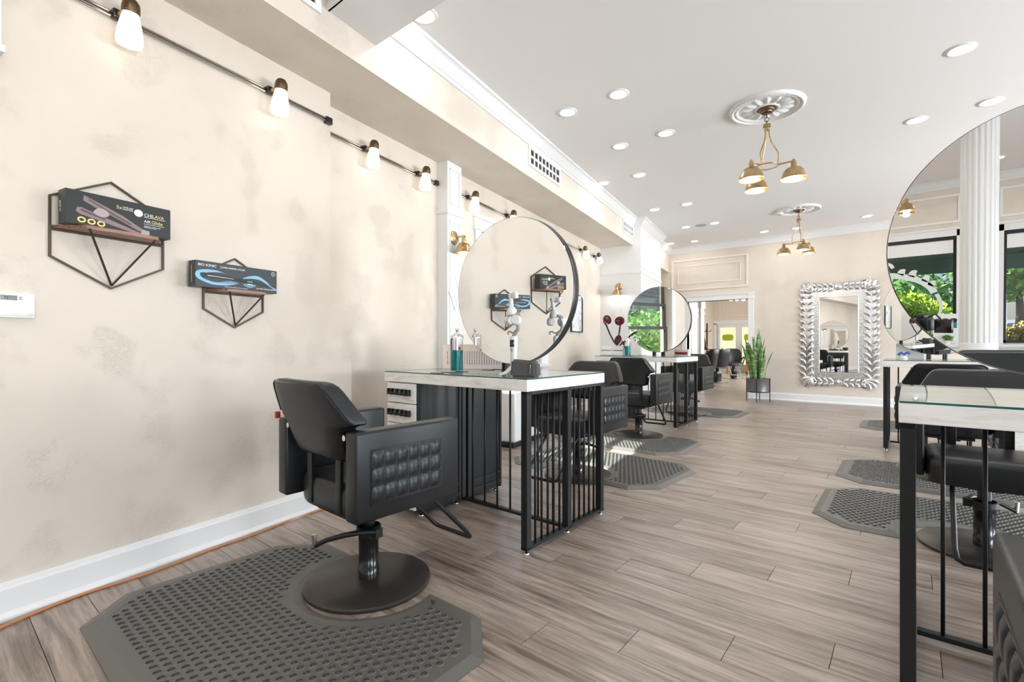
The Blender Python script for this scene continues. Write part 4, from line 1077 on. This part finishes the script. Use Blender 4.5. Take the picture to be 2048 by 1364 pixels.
def leafmesh(L_, w):
    bm = B(); n = 7; V = []
    for i in range(n):
        u = i/(n-1); ww = w*math.sin(PI*min(.97, u*.93+.05))**.8*(1 if u < .9 else .3); y = .015*math.sin(PI*u)
        V.append([bm.verts.new((k*ww, -(y+(.012 if k == 0 else .004 if abs(k) < 1 else -.008)), L_*u)) for k in (-1, -.5, 0, .5, 1)])
    for A, C in zip(V, V[1:]):
        for k in range(4): bm.faces.new((A[k], A[k+1], C[k+1], C[k]))
    me = bpy.data.meshes.new('silver_leaf'); bm.to_mesh(me); bm.free(); me.materials.append(silver)
    for p in me.polygons: p.use_smooth = True
    return me
lm = leafmesh(.155, .036); lm2 = leafmesh(.125, .03); lmb = leafmesh(.22, .05)
cxm = (OX+IX)/2+.005; czm = (OZ+IZ)/2+.002
for sx in (-1, 1):
    for k in range(13):
        z = -.80+k*.125
        up_ = 1 if z > -.02 else 1
        for e in (-1, 1): share('silver_leaf', lm, om, (sx*cxm+e*.008, -.03-.004*(e > 0), z), (0, e*rad(48), 0))
for sz in (-1, 1):
    for sg in (-1, 1):
        for k in range(4):
            x = sg*(.07+k*.09)
            for e in (-1, 1): share('silver_leaf', lm2, om, (x, -.031, sz*czm+e*.006), (0, rad(90)*sg+e*rad(42), 0))
    bm = B(); lathe(bm, [(0, -.03), (.02, -.026), (.03, -.015), (.045, -.022), (.06, -.012), (.066, 0)], 24, Matrix.Translation((0, -.022, sz*czm)) @ Matrix.Rotation(-PI/2, 4, 'X')); finish('rosette', bm, silver, om, smooth=True)
    for sx in (-1, 1):
        for da in (-28, 0, 28): share('silver_leaf', lmb, om, (sx*(IX-.01), -.036, sz*(IZ-.01)), (0, math.atan2(sx*(OX-IX+.02), sz*(OZ-IZ+.03))+rad(da), 0))
for x in (-.4, .4):
    for z in (-OZ-.01, OZ+.012): rbox('hanger_clip', x-.03, x+.03, -.03, 0, z-.012, z+.012, bgloss, om, bev=.002)

# ------------------------------------------------------------------ far room
def barber_chair(loc, rz, lab):
    t = E('salon_chair', loc, rz); tag(t, lab, 'chair', 'older salon chairs in the far room')
    latheo('base_disc', [(0, 0), (.3, 0), (.31, .012), (.29, .022), (.06, .04), (0, .04)], chrome, t, 36)
    rbox('hydraulic_box', -.09, .09, -.09, .09, .04, .33, bgloss, t, bev=.01)
    latheo('piston', [(.05, .33), (.05, .43), (0, .43)], bgloss, t, 16)
    ring_loft('seat', [(.42, .24, .24, .03, 0), (.43, .26, .26, .03, 0), (.5, .26, .26, .03, 0), (.53, .24, .24, .03, 0), (.54, .18, .18, .03, 0)], blackl, t, 28, 4)
    ring_loft('backrest', [(.46, .22, .03, -.22, .1), (.5, .25, .05, -.23, .1), (.7, .28, .055, -.27, .12), (.85, .28, .05, -.30, .12), (.95, .23, .04, -.33, .1), (.985, .15, .02, -.34, .08)], blackl, t, 28, 3.5)
    for s in (-1, 1): tubeo('arm', [(.27*s, -.2, .6), (.31*s, -.05, .70), (.31*s, .14, .71), (.28*s, .2, .62), (.25*s, .14, .47)], .022, blackl, t, 8)
    tubeo('footrest', [(-.14, .22, .36), (-.14, .42, .14), (.14, .42, .14), (.14, .22, .36)], .012, chrome, t, 8)
    return t
barber_chair((-4.32, 14.8, 0), rad(65), 'older black salon chair with square base, left one of two full ones in the doorway')
barber_chair((-4.42, 16.9, 0), PI+rad(25), 'older black salon chair facing us in the middle of the doorway')
barber_chair((-4.15, 13.1, 0), rad(75), 'older black salon chair just inside the doorway, partly hidden behind the station')
barber_chair((-4.75, 15.6, 0), rad(60), 'older black salon chair peeking out between the other far room chairs')
hd = E('hood_dryer', (-6.05, 18.6, 0), rad(20)); tag(hd, 'brown hood dryer on a dark stand at the far room wall', 'hair dryer')
latheo('base', [(0, 0), (.25, 0), (.25, .03), (.04, .06), (0, .06)], bmetal, hd, 24); tubeo('pole', [(0, 0, .05), (0, 0, 1.2)], .03, bmetal, hd, 10)
latheo('hood', [(.02, 0), (.2, .02), (.28, .12), (.3, .3), (.26, .32), (.22, .1), (0, .06)], mat('hood_brown', (.16, .09, .06), .35), hd, 28, Matrix.Translation((0, 0, 1.2)) @ Matrix.Rotation(rad(75), 4, 'Y') @ Matrix.Translation((0, 0, -.12)))
rbox('tray', -.1, .7, -.2, .2, .92, .95, bmetal, hd, bev=.004)
ct = E('coat_stand', (-6.1, 19.6, 0)); tag(ct, 'dark coat stand at the far room left wall', 'coat stand')
tubeo('pole', [(0, 0, .02), (0, 0, 1.95)], .03, bmetal, ct, 8); latheo('base', [(0, 0), (.2, 0), (.2, .03), (0, .05)], bmetal, ct, 20)
for a in (0, 2.1, 4.2): tubeo('hook', [(0, 0, 1.65), (.12*math.cos(a), .12*math.sin(a), 1.62), (.16*math.cos(a), .16*math.sin(a), 1.7)], .012, bmetal, ct, 6)
vl = E('vanity_light', (-3.62, 14.2, 2.36), YAW); tag(vl, 'row of three glowing globe lamps seen high through the doorway', 'light')
rbox('bar', -.26, .26, -.03, .03, .09, .14, chrome, vl, bev=.005); tubeo('stem', [(0, 0, .13), (0, 0, .935)], .01, chrome, vl, 8)
for x in (-.17, 0, .17): latheo('globe', [(0, .085), (.03, .08), (.06, .055), (.07, .02), (.06, -.015), (.035, -.04), (0, -.05)], lens, vl, 20, Matrix.Translation((x, 0, 0)))
for i, (x, lab) in enumerate(((-5.78, 'yellow-green scalloped sign on the left far glass door'), (-4.94, 'yellow-green scalloped sign on the right far glass door'))):
    sg = E('door_sign', (x, FB+.062, 1.41)); tag(sg, lab, 'sign')
    ptsz = []
    for k in range(64):
        a = 2*PI*k/64; r_ = 1+.06*math.cos(12*a)
        ptsz.append((.215*r_*math.copysign(abs(math.cos(a))**.35, math.cos(a)), .13*r_*math.copysign(abs(math.sin(a))**.45, math.sin(a))))
    bm = B(); prism(bm, ptsz, 0, .004, Matrix.Rotation(PI/2, 4, 'X')); finish('panel', bm, vinylgreen, sg)
rt = E('reception_counter', (-4.75, 20.2, 0)); tag(rt, 'orange reception counter in front of the far glass doors', 'counter')
rbox('body', -.05, .75, -.2, .2, .05, .55, mat('orange_panel', (.62, .22, .04), .5), rt, bev=.01); rbox('top', -.08, .78, -.23, .23, .55, .6, mat('terracotta', (.36, .09, .03), .5), rt, bev=.005); rbox('plinth', -.04, .74, -.18, .18, 0, .05, bmetal, rt, bev=0)
gbd = E('green_board', (-4.62, 20.62, 0)); tag(gbd, 'dark green standing board behind the orange counter', 'board')
rbox('panel', -.3, .4, -.02, .02, .6, 1.2, mat('board_green', (.03, .14, .1), .5), gbd, bev=.004); 
for x in (-.25, .35): rbox('leg', x-.02, x+.02, -.02, .02, 0, .6, bmetal, gbd, bev=0)
tb = E('side_table', (-5.55, 19.6, 0)); tag(tb, 'small orange-brown table left of the far chairs', 'table')
rbox('top', -.3, .3, -.25, .25, .62, .66, mat('orange_wood', (.45, .16, .05), .5), tb, bev=.005)
for x in (-.26, .26):
    for y in (-.21, .21): rbox('leg', x-.02, x+.02, y-.02, y+.02, 0, .62, MATS['orange_wood'], tb, bev=0)
for k, (x, h, m_) in enumerate(((-.15, .3, white), (0, .34, bgloss), (.14, .2, MATS['terracotta']))):
    b_ = E('bottle', (-5.55+x, 19.6+.04*k, .66)); tag(b_, ('white', 'black', 'terracotta')[k]+' bottle on the small far orange-brown table', 'bottle')
    latheo('body', [(0, 0), (.04, 0), (.042, h*.6), (.02, h*.75), (.014, h*.9), (0, h*.9)], m_, b_, 14); latheo('cap', [(.017, h*.88), (.017, h), (0, h)], bmetal, b_, 10)

# ------------------------------------------------------------------ the photographer's camera on its tripod (seen in the mirror)
ph = E('camera_tripod', (-FX*.0, -FY*.0, 0), YAW); tag(ph, 'black camera with monitor on a tripod, seen reflected in the large mirror', 'camera')
RX90 = Matrix.Rotation(PI/2, 4, 'X')
latheo('lens_barrel', [(.025, -.012), (.036, -.012), (.038, -.03), (.038, -.075), (.034, -.08), (.034, -.1), (0, -.1)], bgloss, ph, 28, Matrix.Translation((0, 0, 1.1)) @ Matrix.Rotation(-PI/2, 4, 'X'))
bd_ = rbox('camera_body', -.07, .07, -.17, -.095, 1.045, 1.14, blackl, ph, bev=.012); rbox('viewfinder', -.03, .03, -.165, -.11, 1.14, 1.17, blackl, ph, bev=.008)
rbox('monitor', .09, .21, -.15, -.13, 1.03, 1.13, bgloss, ph, bev=.004); tubeo('monitor_arm', [(.05, -.13, 1.15), (.1, -.13, 1.17), (.13, -.14, 1.13)], .006, bmetal, ph)
latheo('tripod_head', [(0, .9), (.03, .9), (.04, .93), (.045, .98), (.03, 1.0), (.05, 1.01), (.05, 1.045), (0, 1.045)], bmetal, ph, 20, Matrix.Translation((0, -.13, 0)))
tubeo('head_knob', [(0, -.13, .97), (.09, -.13, .97)], [.015, .026], bmetal, ph, 12)
tubeo('centre_column', [(0, -.13, .55), (0, -.13, .92)], .016, bmetal, ph, 10)
for k in range(3):
    a = rad(-90+120*k)
    tubeo('tripod_leg', [(.03*math.cos(a), -.13+.03*math.sin(a), .86), (.42*math.cos(a), -.13+.42*math.sin(a), .01)], [.018, .012], bmetal, ph, 8)

# ------------------------------------------------------------------ shop front: poster, plant, window decal
ps = E('window_poster', (.50, FRONTY+.1, FZ0+.001), 0, rot=(0, 0, PI)); tag(ps, 'white counter card with three dark jars on the front window sill', 'poster')
rbox('card', -.16, .16, -.004, .004, 0, .5, white, ps, bev=0)
for k, (x, m_) in enumerate(((-.1, mat('poster_teal', (.02, .2, .22), .4)), (0, bgloss), (.1, mat('poster_red', (.4, .04, .08), .4)))):
    bm = B(); box(bm, x-.042, x+.042, -.006, -.004, .26, .36); finish('jar_print', bm, m_, ps)
    bm = B(); prism(bm, [(x+.046*math.copysign(abs(math.cos(2*PI*i/24))**.6, math.cos(2*PI*i/24)), .39+.035*math.sin(2*PI*i/24)) for i in range(24)], .004, .007, Matrix.Rotation(PI/2, 4, 'X')); finish('lid_print', bm, bgloss, ps)
pp = E('potted_herb', (.52, FRONTY+.2, FZ0), 0); tag(pp, 'small bright green potted plant before the counter card', 'plant')
latheo('pot', [(0, 0), (.035, 0), (.045, .06), (.04, .06), (0, .055)], white, pp, 16)
def leaf_cloud(name, n, rx, ry, rz_, size, m, parent, loc=(0, 0, 0), seed=1, shell=.75):
    r = random.Random(seed); bm = B()
    for i in range(n):
        th = r.uniform(0, 2*PI); cz = r.uniform(-1, 1); q = math.sqrt(1-cz*cz); f = shell+(1-shell)*r.random()
        f *= 1+.08*math.sin(th*3+cz*5)
        p = Vector((rx*q*math.cos(th)*f, ry*q*math.sin(th)*f, rz_*cz*f)); d = Vector((r.gauss(0, 1), r.gauss(0, 1), r.gauss(.3, 1))).normalized(); e = d.cross(Vector((r.gauss(0, 1), r.gauss(0, 1), r.gauss(0, 1)))).normalized()
        s = size*r.uniform(.6, 1.3)
        vs_ = [bm.verts.new(p+d*s*a+e*s*b) for a, b in ((-1, 0), (0, -.45), (1, 0), (0, .45))]; bm.faces.new(vs_)
    return finish(name, bm, m, parent, loc=loc, kind='stuff')
def foliage(name, a, b):
    m = mat(name, a, .5); oi = N(m, 'ShaderNodeNewGeometry'); L(m, ramp(m, oi.outputs['Random Per Island'], [(0, a), (1, b)]), pb(m).inputs['Base Color']); return m
lime = foliage('lime_foliage', (.22, .36, .02), (.55, .68, .06)); green = foliage('green_foliage', (.03, .11, .02), (.14, .28, .06)); orangeg = foliage('autumn_foliage', (.12, .2, .03), (.5, .28, .05)); mid = foliage('mid_foliage', (.06, .2, .03), (.22, .40, .08))
leaf_cloud('foliage', 260, .08, .08, .06, .018, mid, pp, (0, 0, .1), 4, .3)
# etched scroll decal on the glass
etchw = mat('etched_white_vinyl', (.72, .78, .77), .6)
dc = E('window_decal', (-.35, FRONTY-.079, 0)); tag(dc, 'white etched scroll arch decal on the front window glass', 'decal')
def ribbon(name, pts, ws, parent, y=.0):
    bm = B(); A = []
    for i, p in enumerate(pts):
        p = Vector(p); t = Vector(pts[min(i+1, len(pts)-1)])-Vector(pts[max(i-1, 0)]); t.normalize(); n = Vector((-t.y, t.x)); w = ws[i]
        A.append([bm.verts.new((p.x+n.x*w*e, y+d, p.y+n.y*w*e)) for e, d in ((-1, 0), (1, 0), (1, .002), (-1, .002))])
    for a, b in zip(A, A[1:]):
        for k in range(4): bm.faces.new((a[k], a[(k+1) % 4], b[(k+1) % 4], b[k]))
    bm.faces.new(A[0]); bm.faces.new(A[-1][::-1])
    return finish(name, bm, etchw, parent)
arc = [(.72*math.sin(rad(-80+160*i/24)), 1.35+.42*math.cos(rad(-80+160*i/24))) for i in range(25)]
ribbon('arch_band', arc, [.05]*25, dc)
for sx in (-1, 1):
    ribbon('scroll', [(sx*(.05+.16*math.exp(-.22*k)*math.cos(k*.55)*.6), 1.9+.14*math.exp(-.22*k)*math.sin(k*.55)) for k in range(16)], [.028*(1-k/18) for k in range(16)], dc)
    for q, (a0_, ln) in enumerate(((.22, .16), (.42, .18), (.6, .16), (.74, .14))):
        i0 = arc[12+int(sx*(3+q*2.6))]
        ribbon('acanthus_leaf', [(i0[0]+sx*ln*u*.5, i0[1]+.03+ln*(u-.55*u*u)*1.1) for u in (0, .25, .5, .75, 1)], [.045, .055, .045, .025, .004], dc)
    ribbon('side_scroll', [(sx*(.74+.06*math.sin(u*5)), 1.4-u*.7) for u in [k/14 for k in range(15)]], [.03-.0016*k for k in range(15)], dc)

# ------------------------------------------------------------------ outside
pav = mat('pavement', (.42, .40, .38), .85); asph = mat('asphalt', (.10, .10, .115), .85); brickm = mat('brick_path', (.36, .17, .12), .8)
bm = B(); box(bm, -14, 14, -9.2, FRONTY-.2, -.3, -.13); struct(finish('pavement', bm, brickm))
bm = B(); box(bm, -40, 40, -45, -9.2, -.4, -.22); struct(finish('road', bm, asph))
bm = B(); box(bm, -30, -4.5, -9.2, 21, -.3, -.16); struct(finish('ground', bm, mat('lawn', (.05, .11, .025), .9)))
aw = E('awning', (0, FRONTY-.2, 0)); tag(aw, 'dark green shop awning over the front windows', 'awning')
awm = mat('awning_green', (.03, .11, .085), .7)
bm = B(); prism(bm, [(0, 2.75), (-1.5, 2.12), (-1.5, 2.09), (0, 2.72)], -2.5, 4.6, Matrix(((0, 0, 1, 0), (1, 0, 0, 0), (0, 1, 0, 0), (0, 0, 0, 1)))); finish('canopy', bm, awm, aw)
bm = B(); box(bm, -2.5, 4.6, -1.505, -1.49, 1.82, 2.1); finish('valance', bm, awm, aw)
for x in (-2.4, -.4, 1.6, 4.5): tubeo('strut', [(x, 0, 2.1), (x, -1.48, 2.1)], .015, bmetal, aw)
def tree(name, loc, rx, rz_, n, m, lab, trunk=True, h=2.4, seed=1, size=.12):
    t = E(name, loc); tag(t, lab, 'tree' if trunk else 'bush', 'plants outside the front windows')
    if trunk: tubeo('trunk', [(0, 0, -.1), (.05, 0, h*.5), (0, 0, h)], [.12, .09, .05], mat('bark', (.1, .07, .05), .9) if 'bark' not in MATS else MATS['bark'], t, 8)
    c = (0, 0, h+rz_*.6 if trunk else rz_)
    bm = B(); bmesh.ops.create_icosphere(bm, subdivisions=3, radius=1); 
    for v_ in bm.verts: v_.co = Vector((v_.co.x*rx*.8, v_.co.y*rx*.8, v_.co.z*rz_*.8))
    finish('inner_crown', bm, green, t, loc=c, smooth=True); leaf_cloud('foliage', n, rx, rx, rz_, size, m, t, c, seed, .78)
tree('lime_shrub', (.0, -8.6, -.2), .82, .84, 3800, lime, 'bright lime green rounded shrub outside the front window', False, seed=2, size=.06)
tree('dark_bush', (-.6, -12.5, -.2), 1.9, 1.3, 2600, green, 'dark green bush behind the lime shrub outside', False, seed=3, size=.11)
tree('street_tree', (2.3, -14, -.2), 1.4, 1.5, 2600, mid, 'light green street tree outside the right front window', True, 2.0, 5, .11)
tree('street_tree', (4.8, -20, -.2), 2.2, 1.8, 2400, orangeg, 'yellowing street tree farther down the road', True, 2.4, 6, .16)
tree('street_tree', (-4.5, -22, -.2), 3.2, 2.8, 3000, green, 'large dark tree across the road on the left', True, 3, 7, .2)
tree('hedge_bush', (-5.6, .5, -.2), 1.15, 1.05, 3200, mid, 'round green bush nearest the left wall outside, mirrored in the second mirror', False, seed=11, size=.08)
tree('hedge_bush', (-7.2, -2.6, -.2), 1.4, 1.2, 3000, green, 'wide dark bush outside towards the street corner', False, seed=12, size=.09)
tree('hedge_bush', (-6.6, 4.0, -.2), 1.15, 1.12, 3600, green, 'sunny green bush outside the left wall window', False, seed=9, size=.08)
tree('hedge_bush', (-7.4, 6.9, -.2), 1.2, 1.25, 3000, green, 'darker green bush outside the left wall window', False, seed=10, size=.08)
pb_ = E('planter_box', (1.75, -8.3, -.13)); tag(pb_, 'pale blue planter box with yellow flowers outside the right front window', 'planter')
rbox('box', -.5, .5, -.25, .25, 0, .5, mat('planter_blue', (.42, .52, .66), .6), pb_, bev=.01); rbox('rim', -.53, .53, -.28, .28, .5, .55, MATS['planter_blue'], pb_, bev=.005)
leaf_cloud('flowers', 1500, .5, .25, .3, .05, orangeg, pb_, (0, 0, .68), 12, .3)
for x, y, w_, h_, c_, lab in ((-1, -34, 10, 5.5, (.62, .62, .6), 'white house across the road behind the trees'),):
    hs2 = E('house', (x, y, -.22)); tag(hs2, lab, 'building')
    mm = mat('house_wall', c_, .8); rbox('walls', -w_/2, w_/2, -3, 3, 0, h_, mm, hs2, bev=0)
    bm = B(); prism(bm, [(-w_/2-.4, h_), (w_/2+.4, h_), (0, h_+2.4)], -3.3, 3.3, Matrix(((1, 0, 0, 0), (0, 0, -1, 0), (0, 1, 0, 0), (0, 0, 0, 1)))); finish('roof', bm, mat('roof_grey', (.16, .15, .15), .8), hs2)
    for k in range(3):
        for z in (1, 3.3): rbox('window', -w_/2+w_*(k+.5)/3-.5, -w_/2+w_*(k+.5)/3+.5, 3, 3.04, z, z+1.3, bgloss, hs2, bev=.01)
nh = E('neighbour_house', (-10, 4.5, -.2), 0); tag(nh, 'beige clapboard house wall beyond the bushes outside the left window', 'building')
sid = mat('siding_beige', (.20, .175, .15), .7)
rbox('core', -3, -.03, -16, 8, 0, 5.6, sid, nh, bev=0)
bm = B()
for k in range(28):
    a = [bm.verts.new(p) for p in ((0, -16, .2*k), (0, 8, .2*k), (-.028, 8, .2*k+.2), (-.028, -16, .2*k+.2))]; bm.faces.new(a)
    b = [bm.verts.new(p) for p in ((0, -16, .2*k), (0, 8, .2*k), (-.028, 8, .2*k), (-.028, -16, .2*k))]; bm.faces.new(b)
finish('siding', bm, sid, nh, kind='stuff')
for y in (-12, -8, 0, 4):
    f_ = rbox('window', 0, .04, y-.5, y+.5, 2.6, 4.1, white2, nh, bev=.005); rbox('pane', .04, .045, y-.42, y+.42, 2.68, 4.02, bgloss, f_, bev=0)
bm = B(); prism(bm, [(.4, 5.6), (-3.4, 5.6), (-1.5, 7.2)], -16.4, 8.4, Matrix(((1, 0, 0, 0), (0, 0, 1, 0), (0, 1, 0, 0), (0, 0, 0, 1)))); finish('roof', bm, MATS['roof_grey'], nh)
for x in (1.35, 1.0): tubeo('sign_post', [(x, -7.6, -.13), (x, -7.6, 1.35)], .02, white); 
for i, o in enumerate([o for o in bpy.data.objects if o.name.startswith('sign_post')]): tag(o, ('nearer', 'farther')[i]+' white post on the pavement outside', 'post')
# courtyard wall beyond the far glass doors
bm = B(); box(bm, -9, -1, 24.5, 24.8, -.2, 2.6); box(bm, -9, -1, 21.4, 24.5, -.3, -.12); struct(finish('wall_courtyard', bm, mat('cream_render', (.80, .70, .42), .8)))
